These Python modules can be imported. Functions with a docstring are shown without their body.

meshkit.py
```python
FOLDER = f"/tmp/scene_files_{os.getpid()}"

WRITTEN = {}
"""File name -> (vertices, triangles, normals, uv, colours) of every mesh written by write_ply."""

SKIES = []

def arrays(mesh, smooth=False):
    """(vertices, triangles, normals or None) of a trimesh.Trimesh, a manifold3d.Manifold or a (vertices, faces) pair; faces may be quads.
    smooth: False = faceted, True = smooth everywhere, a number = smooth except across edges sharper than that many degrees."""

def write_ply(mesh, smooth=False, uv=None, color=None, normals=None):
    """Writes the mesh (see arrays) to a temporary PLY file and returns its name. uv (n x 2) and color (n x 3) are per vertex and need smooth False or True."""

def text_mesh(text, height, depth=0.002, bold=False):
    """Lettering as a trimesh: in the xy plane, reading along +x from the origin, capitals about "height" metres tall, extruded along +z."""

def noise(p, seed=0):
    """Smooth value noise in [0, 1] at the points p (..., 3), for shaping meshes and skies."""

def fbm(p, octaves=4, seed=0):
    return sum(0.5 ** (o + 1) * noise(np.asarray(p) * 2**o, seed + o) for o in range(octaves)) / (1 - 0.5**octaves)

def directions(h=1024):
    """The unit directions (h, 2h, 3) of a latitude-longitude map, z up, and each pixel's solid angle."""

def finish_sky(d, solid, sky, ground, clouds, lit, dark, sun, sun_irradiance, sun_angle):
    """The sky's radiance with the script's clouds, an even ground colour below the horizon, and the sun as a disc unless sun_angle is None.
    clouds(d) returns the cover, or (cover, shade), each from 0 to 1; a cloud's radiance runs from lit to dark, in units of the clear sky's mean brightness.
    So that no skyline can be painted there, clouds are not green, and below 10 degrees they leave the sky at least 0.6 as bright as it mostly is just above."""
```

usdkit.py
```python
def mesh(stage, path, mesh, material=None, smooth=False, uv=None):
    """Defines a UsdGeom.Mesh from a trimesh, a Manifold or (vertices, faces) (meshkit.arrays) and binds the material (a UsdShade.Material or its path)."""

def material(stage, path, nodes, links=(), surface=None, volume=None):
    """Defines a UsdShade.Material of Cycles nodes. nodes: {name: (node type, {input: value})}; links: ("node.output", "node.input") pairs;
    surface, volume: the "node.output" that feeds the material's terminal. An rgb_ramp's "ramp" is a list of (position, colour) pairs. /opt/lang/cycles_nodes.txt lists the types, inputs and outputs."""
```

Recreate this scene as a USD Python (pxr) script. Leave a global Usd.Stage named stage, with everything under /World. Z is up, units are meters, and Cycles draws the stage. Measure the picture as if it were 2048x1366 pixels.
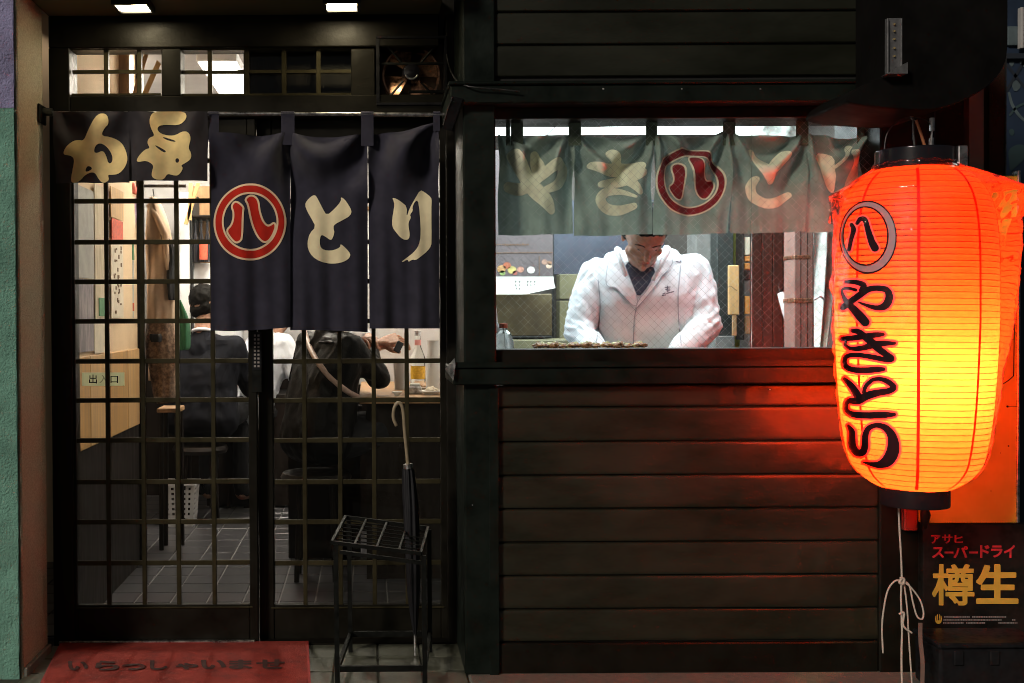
import math, random
import numpy as np
import trimesh, manifold3d, usdkit, meshkit
from manifold3d import Manifold
from pxr import Usd, UsdGeom, UsdLux, UsdShade, Gf, Sdf
from shapely.geometry import Polygon, LineString, Point, MultiPolygon
from shapely.ops import unary_union
from shapely import affinity

random.seed(7)
rng = np.random.default_rng(7)
stage = Usd.Stage.CreateInMemory()
UsdGeom.Xform.Define(stage, '/World')
UsdGeom.Scope.Define(stage, '/World/Looks')

# ------------------------------------------------------------------ camera
FPX, PCX, PCY, CAMY, CAMZ = 2220.0, 740.0, 661.0, -4.0, 1.18
roll, pitch = math.radians(0.3), math.radians(0.8)
FW = np.array([0, math.cos(pitch), -math.sin(pitch)])
UP0 = np.array([0, math.sin(pitch), math.cos(pitch)])
RT0 = np.array([1.0, 0, 0])
RT = RT0 * math.cos(roll) - UP0 * math.sin(roll)
UP = RT0 * math.sin(roll) + UP0 * math.cos(roll)
EYE = np.array([0, CAMY, CAMZ])
cam = UsdGeom.Camera.Define(stage, '/World/camera')
m4 = np.eye(4); m4[0, :3] = RT; m4[1, :3] = UP; m4[2, :3] = -FW; m4[3, :3] = EYE
cam.AddTransformOp().Set(Gf.Matrix4d(m4.tolist()))
cam.CreateHorizontalApertureAttr(36.0); cam.CreateVerticalApertureAttr(36.0 * 683 / 1024)
cam.CreateFocalLengthAttr(FPX / 2048 * 36.0)
cam.CreateHorizontalApertureOffsetAttr((1024 - PCX) / 2048 * 36.0)
cam.CreateVerticalApertureOffsetAttr(-(683 - PCY) / 2048 * 36.0)
cam.CreateClippingRangeAttr(Gf.Vec2f(0.05, 1000)); cam.CreateExposureAttr(0.0)

# ------------------------------------------------------------------ night sky (a dim city night), weak street glow from the front
SUN_D = np.array([-0.62, -0.72, 0.46]); SUN_D /= np.linalg.norm(SUN_D)
dome = UsdLux.DomeLight.Define(stage, '/World/sky')
dome.GetPrim().SetCustomDataByKey('kind', 'structure')
usdkit.material(stage, '/World/Looks/night_sky', {
    'sky': ('sky_texture', {'sky_type': 'single_scattering', 'sun_disc': False, 'sun_elevation': 0.12, 'sun_rotation': math.atan2(SUN_D[0], SUN_D[1])}),
    'hs': ('hsv', {'saturation': 0.35, 'value': 1.0}),
    'bg': ('background_shader', {'strength': 0.0135})},
    [('sky.color', 'hs.color'), ('hs.color', 'bg.color')], surface='bg.background')
UsdShade.MaterialBindingAPI.Apply(dome.GetPrim()).Bind(UsdShade.Material.Get(stage, '/World/Looks/night_sky'))
sun = UsdLux.DistantLight.Define(stage, '/World/street_glow')
sun.CreateNormalizeAttr(True); sun.CreateIntensityAttr(0.44); sun.CreateAngleAttr(10.0); sun.CreateColorAttr(Gf.Vec3f(1.0, 0.90, 0.76))
zax = SUN_D; xax = np.cross([0, 0, 1], zax); xax /= np.linalg.norm(xax); yax = np.cross(zax, xax)
ms = np.eye(4); ms[0, :3] = xax; ms[1, :3] = yax; ms[2, :3] = zax
sun.AddTransformOp().Set(Gf.Matrix4d(ms.tolist()))

# ------------------------------------------------------------------ helpers
COUNT = {}
def numbered(path):
    n = COUNT.get(path, 0); COUNT[path] = n + 1
    return path if n == 0 else f'{path}_{n:03d}'
def path_of(parent):
    return '/World' if parent is None else str(parent.GetPath())
def tag(prim, label=None, cat=None, group=None, kind=None):
    for k, v in (('label', label), ('category', cat), ('group', group), ('kind', kind)):
        if v: prim.SetCustomDataByKey(k, v)
    return prim
def thing(name, label, cat, group=None, parent=None):
    x = UsdGeom.Xform.Define(stage, numbered(path_of(parent) + '/' + name))
    return tag(x.GetPrim(), label, cat, group)
def obj(name, mesh, mat, parent=None, smooth=False, label=None, cat=None, group=None, kind=None, uv=None):
    if isinstance(mesh, list): mesh = cat_(mesh)
    m = usdkit.mesh(stage, numbered(path_of(parent) + '/' + name), mesh, MAT[mat], smooth, uv)
    return tag(m.GetPrim(), label, cat, group, kind)
def struct(name, mesh, mat, parent=None, smooth=False):
    return obj(name, mesh, mat, parent, smooth, kind='structure' if parent is None else None)
def dup(prim, name, label, cat, group, loc, scale=None, rotz=0, rotx=0):
    x = UsdGeom.Xform.Define(stage, numbered('/World/' + name))
    x.AddTranslateOp().Set(Gf.Vec3d(*map(float, loc)))
    if rotz: x.AddRotateZOp().Set(rotz)
    if rotx: x.AddRotateXOp().Set(rotx)
    if scale is not None: x.AddScaleOp().Set(Gf.Vec3f(*map(float, scale)))
    r = x.GetPrim(); r.GetReferences().AddInternalReference(prim.GetPath()); r.SetInstanceable(True)
    return tag(r, label, cat, group)

def W(px, py, y):
    d = RT * (px - PCX) + UP * (PCY - py) + FW * FPX
    return EYE + d * ((y - CAMY) / d[1])
def WX(px, y, py=630): return W(px, py, y)[0]
def WZ(py, y, px=740): return W(px, py, y)[2]
def WP(px, py, axis, val):
    """where the ray of a pixel meets the plane x, y or z = val"""
    d = RT * (px - PCX) + UP * (PCY - py) + FW * FPX
    return EYE + d * ((val - EYE[axis]) / d[axis])

def cat_(ms):
    out = []
    for m in ms:
        v, f = (np.asarray(m[0], float), np.asarray(m[1], int)) if isinstance(m, tuple) else (np.asarray(m.vertices), np.asarray(m.faces))
        if f.shape[1] == 4: f = np.vstack([f[:, [0, 1, 2]], f[:, [0, 2, 3]]])
        out.append((v, f))
    n = 0; V, F = [], []
    for v, f in out:
        V.append(v); F.append(f + n); n += len(v)
    return np.vstack(V), np.vstack(F)
BOXF = np.array([[0, 2, 3, 1], [4, 5, 7, 6], [0, 1, 5, 4], [2, 6, 7, 3], [0, 4, 6, 2], [1, 3, 7, 5]])
def box(x0, x1, y0, y1, z0, z1, b=0.0):
    x0, x1 = min(x0, x1), max(x0, x1); y0, y1 = min(y0, y1), max(y0, y1); z0, z1 = min(z0, z1), max(z0, z1)
    if b <= 0:
        v = np.array([(x, y, z) for x in (x0, x1) for y in (y0, y1) for z in (z0, z1)])
        f = np.array([[0, 1, 3, 2], [4, 6, 7, 5], [0, 4, 5, 1], [2, 3, 7, 6], [0, 2, 6, 4], [1, 5, 7, 3]])
        return v, np.vstack([f[:, [0, 1, 2]], f[:, [0, 2, 3]]])
    b = min(b, (x1 - x0) * .45, (y1 - y0) * .45, (z1 - z0) * .45)
    P = []
    for sx, x in ((1, x0), (-1, x1)):
        for sy, y in ((1, y0), (-1, y1)):
            for sz, z in ((1, z0), (-1, z1)):
                P += [(x, y + sy * b, z + sz * b), (x + sx * b, y, z + sz * b), (x + sx * b, y + sy * b, z)]
    h = trimesh.convex.convex_hull(np.array(P))
    return np.asarray(h.vertices), np.asarray(h.faces)
def hullm(P):
    h = trimesh.convex.convex_hull(np.array(P, float)); return np.asarray(h.vertices), np.asarray(h.faces)
def tube(points, r, seg=8, closed=False):
    P = np.asarray(points, float); n = len(P); R = np.broadcast_to(np.asarray(r, float), (n,))
    T = np.gradient(P, axis=0) if not closed else np.roll(P, -1, 0) - np.roll(P, 1, 0)
    T /= np.maximum(np.linalg.norm(T, axis=1, keepdims=True), 1e-9)
    a = np.array([0, 0, 1.0]) if abs(T[0][2]) < .9 else np.array([1.0, 0, 0])
    V = []
    nrm = np.cross(T[0], a); nrm /= np.linalg.norm(nrm)
    for i in range(n):
        nrm = nrm - T[i] * np.dot(nrm, T[i]); nrm /= max(np.linalg.norm(nrm), 1e-9)
        bi = np.cross(T[i], nrm)
        for k in range(seg):
            t = 2 * math.pi * k / seg
            V.append(P[i] + R[i] * (nrm * math.cos(t) + bi * math.sin(t)))
    F = []
    for i in range(n if closed else n - 1):
        j = (i + 1) % n
        for k in range(seg):
            l = (k + 1) % seg
            F += [[i * seg + k, i * seg + l, j * seg + l], [i * seg + k, j * seg + l, j * seg + k]]
    if not closed:
        V += [P[0], P[-1]]; c0, c1 = n * seg, n * seg + 1
        for k in range(seg):
            l = (k + 1) % seg
            F += [[c0, l, k], [c1, (n - 1) * seg + k, (n - 1) * seg + l]]
    return np.array(V), np.array(F)
def rod(a, b, r, seg=10): return tube([a, b], r, seg)
def curve(P, n=8):
    """Catmull-Rom through the points (any dimension)"""
    P = np.asarray(P, float); Q = np.vstack([2 * P[0] - P[1], P, 2 * P[-1] - P[-2]]); out = []
    for i in range(1, len(Q) - 2):
        p0, p1, p2, p3 = Q[i - 1], Q[i], Q[i + 1], Q[i + 2]
        for t in np.linspace(0, 1, n, endpoint=False):
            out.append(.5 * ((2 * p1) + (-p0 + p2) * t + (2 * p0 - 5 * p1 + 4 * p2 - p3) * t * t + (-p0 + 3 * p1 - 3 * p2 + p3) * t ** 3))
    return np.array(out + [Q[-2]])
def lathe(profile, seg=32, center=(0, 0, 0), arc=None):
    pr = np.asarray(profile, float); n = len(pr)
    th = np.linspace(0, 2 * math.pi, seg, endpoint=False)
    V = np.array([[r * math.cos(t), r * math.sin(t), z] for r, z in pr for t in th]) + np.asarray(center)
    F = []
    for i in range(n - 1):
        for k in range(seg):
            l = (k + 1) % seg
            F += [[i * seg + k, i * seg + l, (i + 1) * seg + l], [i * seg + k, (i + 1) * seg + l, (i + 1) * seg + k]]
    return V, np.array(F)
def grid(fn, nu, nv):
    """sheet of points fn(u, v)"""
    U, Vv = np.meshgrid(np.linspace(0, 1, nu), np.linspace(0, 1, nv), indexing='ij')
    V = np.array([fn(u, v) for u, v in zip(U.ravel(), Vv.ravel())])
    i = np.arange(nu * nv).reshape(nu, nv)
    F = np.stack([i[:-1, :-1], i[1:, :-1], i[1:, 1:], i[:-1, 1:]], -1).reshape(-1, 4)
    return V, np.vstack([F[:, [0, 1, 2]], F[:, [0, 2, 3]]])
def thick(V, F, d):
    """closed slab from a sheet by pushing a copy along vector d"""
    m = trimesh.Trimesh(V, F, process=False)
    e = np.sort(m.edges, axis=1); u, idx, c = np.unique(e, axis=0, return_index=True, return_counts=True)
    be = m.edges[idx[c == 1]]; n = len(V)
    side = np.vstack([np.stack([be[:, 1], be[:, 0], be[:, 0] + n], 1), np.stack([be[:, 1], be[:, 0] + n, be[:, 1] + n], 1)])
    return np.vstack([V, V + np.asarray(d)]), np.vstack([F, F[:, ::-1] + n, side])
def flip(m): return m[0], m[1][:, ::-1]
def chaikin(pts, n=2):
    P = np.asarray(pts, float)
    for _ in range(n):
        Q = np.roll(P, -1, 0); P = np.stack([.75 * P + .25 * Q, .25 * P + .75 * Q], 1).reshape(-1, 2)
    return P
def poly(pts, holes=(), n=2):
    return Polygon(chaikin(pts, n), [chaikin(h, n) for h in holes]).buffer(0)
def stroke(pts, widths, n=7):
    C = curve(np.column_stack([np.asarray(pts, float), np.asarray(widths, float)]), n)
    C[:, 2] = np.maximum(C[:, 2], 2)
    d = [Point(x, y).buffer(w / 2, 8) for x, y, w in C]
    return unary_union([unary_union([a, b]).convex_hull for a, b in zip(d, d[1:])])
def polys(g): return [p for p in getattr(g, 'geoms', [g]) if isinstance(p, Polygon) and p.area > 1e-9]
def decal(shape, mapper, size, simplify=0.0):
    """a flat shape (2-D units) laid on a surface by mapper(x, y) -> point; faces no longer than size (2-D units)"""
    out = []
    for p in polys(shape.simplify(simplify) if simplify else shape):
        v, f = trimesh.creation.triangulate_polygon(p, engine='earcut')
        v = np.column_stack([v, np.zeros(len(v))])
        if size: v, f = trimesh.remesh.subdivide_to_size(v, f, size, max_iter=14)
        a = v[f]; s = np.cross(a[:, 1] - a[:, 0], a[:, 2] - a[:, 0])[:, 2]
        f = np.where((s < 0)[:, None], f[:, ::-1], f)
        out.append((np.array([mapper(x, y) for x, y in v[:, :2]]), f))
    return cat_(out)
def glyph(ch):
    ps = []
    for p in GLYPHS[ch].split('/'):
        rings = [[tuple(map(float, q.split(','))) for q in r.split()] for r in p.split('|')]
        ps.append(Polygon(rings[0], rings[1:]).buffer(0))
    return unary_union(ps)
def text(s, advance=160):
    return unary_union([affinity.translate(glyph(c), i * advance, 0) for i, c in enumerate(s)])
def fit(g, x0, y0, x1, y1):
    """shape (y up) scaled into a pixel box (y down)"""
    a, b, c, d = g.bounds
    return affinity.affine_transform(g, [(x1 - x0) / (c - a), 0, 0, -(y1 - y0) / (d - b), x0 - a * (x1 - x0) / (c - a), y1 + b * (y1 - y0) / (d - b)])
def fbm(p, s, seed=0, o=3): return meshkit.fbm(np.asarray(p, float) * s, o, seed) - .5
def figure(bones, size=.018, it=6):
    """one continuous skin over bones ((point, radius), (point, radius), ...): each bone the hull of its spheres"""
    parts = []
    for b in bones:
        parts.append(Manifold.batch_hull([Manifold.sphere(r, 18).translate(tuple(map(float, p))) for p, r in b]))
    m = Manifold.batch_boolean(parts, manifold3d.OpType.Add).refine_to_length(size).to_mesh()
    t = trimesh.Trimesh(m.vert_properties[:, :3], m.tri_verts, process=True)
    trimesh.smoothing.filter_taubin(t, iterations=it)
    return t
def wrinkle(t, amp, scale, seed=0, stretch=(1, 1, 1)):
    n = np.asarray(t.vertex_normals); p = np.asarray(t.vertices)
    d = fbm(p * np.asarray(stretch), scale, seed, 3)
    d = d - 0.6 * np.abs(fbm(p * np.asarray(stretch), scale * 1.7, seed + 9, 2)) * 2
    return trimesh.Trimesh(p + n * (amp * d)[:, None], t.faces, process=False)

# ------------------------------------------------------------------ materials
MAT = {}
def pm(name, col, rough=.5, metal=0.0, var=None, bump=None, spec=.5, extra=None, stretch=None, tint=None):
    """principled with a noise-varied colour and fine relief. var=(scale, amount), bump=(scale, metres)"""
    nodes = {'p': ('principled_bsdf', {'base_color': col, 'roughness': rough, 'metallic': metal, 'specular_ior_level': spec, **(extra or {})}), 'g': ('geometry', {})}
    links = []; src = 'g.position'
    if stretch:
        nodes['mp'] = ('mapping', {'scale': stretch}); links.append(('g.position', 'mp.vector')); src = 'mp.vector'
    if var:
        s, a = var; c = np.array(col); c2 = np.array(tint) if tint is not None else np.minimum(c * (1 + a), .95)
        nodes['n'] = ('noise_texture', {'scale': s, 'detail': 6.0, 'roughness': .6})
        nodes['r'] = ('rgb_ramp', {'ramp': [(.3, tuple(c * (1 - a))), (.5, tuple(c)), (.72, tuple(c2))]})
        links += [(src, 'n.vector'), ('n.fac', 'r.fac'), ('r.color', 'p.base_color')]
        nodes['rr'] = ('map_range', {'from_min': .3, 'from_max': .7, 'to_min': max(rough - .12, .03), 'to_max': min(rough + .12, 1)})
        links += [('n.fac', 'rr.value'), ('rr.result', 'p.roughness')]
    if bump:
        nodes['bn'] = ('noise_texture', {'scale': bump[0], 'detail': 5.0, 'roughness': .6})
        nodes['b'] = ('bump', {'strength': 1.0, 'distance': bump[1]})
        links += [(src, 'bn.vector'), ('bn.fac', 'b.height'), ('b.normal', 'p.normal')]
    MAT[name] = usdkit.material(stage, '/World/Looks/' + name, nodes, links, surface='p.BSDF'); return name
def emit(name, col, strength):
    MAT[name] = usdkit.material(stage, '/World/Looks/' + name, {'e': ('emission', {'color': col, 'strength': strength})}, [], surface='e.emission')
def cloth(name, col, trans=.2, var=(25, .18), weave=1500.0, rough=.9, tcol=None):
    c = np.array(col)
    MAT[name] = usdkit.material(stage, '/World/Looks/' + name, {
        'g': ('geometry', {}), 'n': ('noise_texture', {'scale': var[0], 'detail': 5.0}),
        'r': ('rgb_ramp', {'ramp': [(.3, tuple(c * (1 - var[1]))), (.7, tuple(np.minimum(c * (1 + var[1]), .95)))]}),
        'w': ('noise_texture', {'scale': weave, 'detail': 2.0}), 'b': ('bump', {'strength': .5, 'distance': .0006}),
        'p': ('principled_bsdf', {'roughness': rough, 'specular_ior_level': .15, 'sheen_weight': .15, 'sheen_roughness': .5}), 't': ('translucent_bsdf', {'color': tuple(tcol if tcol is not None else c)}),
        'm': ('mix_closure', {'fac': trans})},
        [('g.position', 'n.vector'), ('g.position', 'w.vector'), ('n.fac', 'r.fac'), ('r.color', 'p.base_color'), ('w.fac', 'b.height'), ('b.normal', 'p.normal'),
         ('p.BSDF', 'm.closure1'), ('t.BSDF', 'm.closure2')], surface='m.closure')
def pane(name, tint=(.93, .95, .94), rough=.02, ior=1.5, gcol=(1, 1, 1)):
    MAT[name] = usdkit.material(stage, '/World/Looks/' + name, {
        'f': ('fresnel', {'IOR': ior}), 't': ('transparent_bsdf', {'color': tint}), 'gl': ('glossy_bsdf', {'color': gcol, 'roughness': rough}), 'm': ('mix_closure', {})},
        [('f.fac', 'm.fac'), ('t.BSDF', 'm.closure1'), ('gl.BSDF', 'm.closure2')], surface='m.closure')

pm('frame_paint', (.0075, .0065, .0045), .42, var=(9, .35), bump=(120, .0006), spec=.2)
pm('door_bronze', (.040, .034, .017), .38, metal=.25, var=(14, .3), bump=(160, .0004), spec=.2)
pm('door_rail', (.0085, .0075, .0050), .40, metal=.1, var=(8, .3), bump=(140, .0005), spec=.2)
pm('green_paint', (.0065, .0100, .0080), .40, var=(10, .35), bump=(90, .0006), spec=.2)
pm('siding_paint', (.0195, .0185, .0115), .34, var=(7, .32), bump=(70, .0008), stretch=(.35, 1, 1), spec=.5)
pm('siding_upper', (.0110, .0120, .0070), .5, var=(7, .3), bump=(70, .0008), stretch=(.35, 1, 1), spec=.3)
pm('dark_void', (.006, .006, .006), .8)
pm('turquoise_stucco', (.20, .42, .34), .72, var=(7, .30), bump=(130, .010), spec=.2)
pm('purple_lit_stucco', (.34, .33, .56), .72, var=(7, .30), bump=(130, .010), spec=.2)  # purple neon light on the upper wall put into the base colour
pm('tan_stucco', (.40, .375, .275), .8, var=(160, .30), bump=(260, .004), spec=.2)
pm('brown_stucco', (.035, .018, .012), .85, var=(120, .35), bump=(200, .004), spec=.2)
pm('soffit_paint', (.10, .088, .045), .8, var=(12, .15))
pm('asphalt', (.05, .05, .05), .85, var=(60, .3), bump=(300, .003))
pm('concrete', (.14, .14, .12), .85, var=(40, .25), bump=(220, .0025))
pm('entry_tile', (.085, .088, .066), .45, var=(45, .30), bump=(120, .0008))
pm('grout', (.05, .05, .04), .9, var=(60, .2))
pm('floor_tile', (.040, .039, .043), .30, bump=(40, .0002))
pm('floor_grout', (.22, .21, .21), .8)
pm('steel', (.55, .55, .56), .3, metal=1.0, var=(30, .15))
pm('steel_dark', (.09, .09, .09), .38, metal=.8, var=(40, .3))
pm('blackened_iron', (.012, .013, .012), .45, metal=.5, var=(40, .35), bump=(200, .0005), spec=.2)
pm('brass', (.55, .42, .2), .35, metal=1.0)
pm('black_plastic', (.012, .012, .014), .32, var=(30, .2), spec=.2)
pm('black_lacquer', (.010, .010, .014), .16, bump=(40, .0006))
cloth('noren_navy', (.030, .029, .046), .05)
cloth('noren_back', (.038, .034, .040), .05)
cloth('print_cream', (.80, .62, .30), .05, var=(30, .10))
cloth('print_ivory', (.90, .78, .52), .05, var=(30, .08))
cloth('print_red', (.50, .022, .012), .05, var=(30, .12))
cloth('print_outline', (.85, .62, .42), .05, var=(30, .08))
cloth('noren_green', (.235, .285, .255), .09, var=(14, .25))
cloth('noren_green_tab', (.09, .11, .08), .03, var=(30, .25))
cloth('faded_cream', (.88, .81, .64), .09, var=(20, .18))
cloth('faded_red', (.24, .022, .030), .04, var=(20, .2))
cloth('faded_outline', (.78, .68, .54), .05, var=(20, .1))
pane('clear_pane', ior=1.28); pane('window_glass', (.96, .98, .97), .015, 1.2)
pane('cling_plastic', (.965, .955, .97), .10, 1.38, (1, .97, 1))
emit('tube_warm', (1.0, .87, .70), 60.0)
emit('tube_white', (1.0, .88, .74), 230.0)
emit('tube_cool', (.86, .97, 1.0), 11.5)
emit('lamp_face', (1.0, .84, .52), 58.0)
emit('bulb', (1.0, .56, .20), 2000.0)
# outlines of the lettering on the printed sign, mat and door sticker (units: 160 per em)
GLYPHS = {
 'ア': '15,100 15,119 20,122 32,120 143,121 154,111 153,105 137,82 111,56 104,53 89,64 87,42 79,21 62,1 43,-11 38,-11 29,-4 24,1 24,6 46,18 59,34 66,58 66,90 68,92 88,92 90,90 91,71 101,77 119,97 18,97',
 'サ': '6,77 7,97 39,97 38,125 41,129 60,129 62,127 63,97 96,97 97,128 99,130 118,130 121,127 120,97 149,98 153,93 153,79 151,75 120,75 118,42 110,19 98,4 73,-12 66,-12 54,0 54,5 80,19 90,32 96,50 97,75 62,75 62,36 60,34 41,34 38,38 39,75 9,74',
 'ヒ': '32,16 32,127 36,129 51,129 56,126 56,81 99,94 126,107 132,104 137,92 137,86 135,84 111,74 55,57 55,23 59,19 70,17 113,18 140,22 142,20 142,0 140,-2 117,-5 69,-6 46,-2 36,6',
 'ス': '11,5 12,11 39,24 65,44 85,66 101,94 28,94 25,97 25,116 27,118 122,119 133,110 133,106 119,77 105,54 148,9 149,4 143,-3 135,-9 130,-9 109,17 89,36 57,8 30,-8 23,-8',
 'ー': '11,53 11,71 15,75 145,75 149,70 149,54 145,49 15,49',
 'パ': '86,102 86,108 88,110 102,115 106,114 114,104 113,117 115,123 123,132 130,135 145,134 156,124 159,115 158,105 153,96 148,92 140,89 131,89 122,93 118,98 116,97 142,34 151,6 149,-1 134,-6 127,-4 109,53 93,90|130,113 132,107 136,106 141,110 141,114 137,118 135,118/5,3 6,8 19,27 32,54 43,91 46,111 53,113 67,110 70,103 59,60 50,35 34,4 26,-6 21,-6 9,-1',
 'ド': '91,110 91,113 94,116 100,119 107,120 110,117 112,123 122,128 127,128 141,108 144,102 144,97 133,90 128,90 125,93 122,86 113,82 108,82/43,-9 43,124 47,127 64,127 68,124 67,83 128,60 132,58 136,52 129,35 123,34 94,48 68,57 68,-9 65,-12 46,-12',
 'ラ': '18,67 18,86 21,88 134,88 145,80 145,74 137,52 130,38 119,23 105,10 93,2 77,-6 59,-12 56,-12 47,-3 43,2 43,7 47,10 73,18 93,30 105,42 112,54 116,64 20,65/32,104 32,122 35,125 130,125 134,121 134,105 132,102 34,102',
 'イ': '9,55 9,60 12,63 49,75 84,93 104,108 125,130 130,130 143,118 143,113 128,98 100,76 101,-7 98,-10 78,-10 75,-7 76,62 22,40 15,43',
 '樽': '2,26 2,30 16,56 25,85 6,86 5,101 7,103 27,103 28,138 42,138 44,136 45,103 57,103 54,107 54,119 57,121 76,121 71,133 83,138 89,134 97,121 114,121 122,136 128,138 140,134 140,130 135,123 135,121 155,120 154,105 124,104 125,101 149,101 151,99 151,40 149,38 132,38 131,35 154,34 157,31 157,21 155,18 131,18 131,-5 130,-9 125,-14 117,-16 99,-16 94,-5 87,-9 83,-8 77,2 64,14 65,18 53,18 51,20 51,32 54,34 113,34 113,38 62,38 60,43 55,37 51,37 47,46 44,47 44,-14 42,-16 27,-15 27,38 24,36 13,15 8,16|76,53 133,52 134,54 77,55|122,83 133,82 134,86 123,87|86,18 100,0 112,0 114,2 113,18|99,76 94,68 114,68 108,75 107,87 101,87|102,102 107,101 108,104 103,105|60,105 62,101 85,101 86,104|77,86 77,78 84,80 86,84 85,87|45,76 58,55 61,54 61,86 44,86',
 '生': '4,-10 4,6 8,9 69,10 69,40 24,40 21,44 22,61 16,61 4,70 5,77 12,84 23,104 35,137 54,134 55,126 50,109 69,109 69,137 72,140 89,140 92,135 93,109 145,109 149,106 149,90 146,87 92,86 92,62 141,61 143,59 143,42 140,40 92,40 92,10 153,9 157,5 157,-10 154,-13 7,-13|40,87 24,61 68,62 69,86',
 '出': '15,56 32,56 32,10 70,10 71,63 22,64 22,122 38,122 39,79 71,80 72,137 88,136 89,79 122,79 122,122 139,122 139,64 88,63 88,11 128,10 128,56 144,57 145,-14 129,-15 127,-6 15,-6',
 '入': '5,-4 5,0 27,13 40,26 52,44 63,67 70,95 58,110 45,120 53,133 56,133 65,126 86,102 114,49 128,27 144,11 156,4 150,-13 143,-11 133,-4 118,11 106,28 83,71 65,31 56,18 41,2 18,-14',
 '口': '18,119 142,119 142,-10 126,-10 124,3 36,3 34,-11 18,-10|35,20 125,19 125,104 35,104',
 'い': '103,101 104,107 120,112 129,101 137,85 146,59 151,34 151,26 149,24 137,19 131,20 127,46 120,70 111,90/19,51 16,114 20,117 38,116 40,113 38,79 40,52 46,29 53,19 58,18 63,22 69,34 73,48 76,51 80,50 91,38 89,27 80,9 71,-1 65,-4 51,-5 42,-1 33,8 26,21',
 'ら': '25,31 32,97 34,102 45,102 54,99 50,62 74,73 104,75 116,72 128,65 135,57 140,45 140,29 133,12 124,3 114,-3 86,-10 50,-10 46,-3 44,10 80,10 96,13 107,18 114,23 119,35 118,43 113,51 100,56 81,55 57,45 41,26 27,29/46,113 50,128 56,130 87,122 116,118 119,116 119,109 116,99 111,97 59,107 48,110',
 'っ': '22,61 22,66 24,68 72,82 89,85 110,84 124,78 136,65 140,53 139,33 130,16 118,6 97,-3 62,-8 55,4 55,11 92,17 108,24 118,37 118,53 106,64 88,65 50,54 34,47 29,47',
 'し': '34,63 36,108 34,127 36,129 57,129 55,24 58,16 63,12 72,9 84,9 100,13 117,23 132,42 137,42 145,33 148,26 130,6 108,-7 87,-12 67,-12 58,-10 43,-1 35,14',
 'ゃ': '22,35 14,53 17,56 39,64 36,72 28,83 30,89 43,94 48,93 58,73 77,79 62,93 62,97 73,106 77,106 87,98 96,89 97,85 112,85 127,79 134,72 138,62 138,47 136,40 127,29 110,23 96,23 78,28 90,-11 75,-17 70,-16 69,-14 57,26 49,46 27,35|67,54 78,29 80,46 84,47 99,42 110,43 117,49 118,58 111,65 99,66 71,57',
 'ま': '25,12 27,27 37,38 54,44 75,45 74,58 35,59 26,62 26,78 28,80 56,77 75,78 74,92 28,95 26,102 26,111 28,114 74,111 74,129 78,132 92,132 96,128 96,111 128,115 136,115 138,113 138,98 136,96 95,91 96,78 133,82 139,80 139,64 137,62 95,57 95,46 97,39 117,32 142,15 142,9 133,-3 129,-3 117,8 98,18 94,2 85,-7 73,-11 54,-11 42,-8 33,-3 28,3|46,14 50,10 57,8 71,9 76,15 76,24 72,26 54,25 46,21',
 'せ': '3,77 5,84 38,86 37,120 39,123 57,123 59,121 58,90 69,89 102,93 101,126 103,128 120,128 122,126 121,95 150,95 152,91 151,76 121,74 118,40 109,32 84,33 79,34 77,37 77,46 80,53 100,51 101,73 59,69 58,28 60,18 68,14 89,13 132,17 134,15 134,-2 130,-5 118,-6 70,-7 58,-5 49,-1 43,5 39,16 38,66 7,63 4,68',
}
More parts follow.
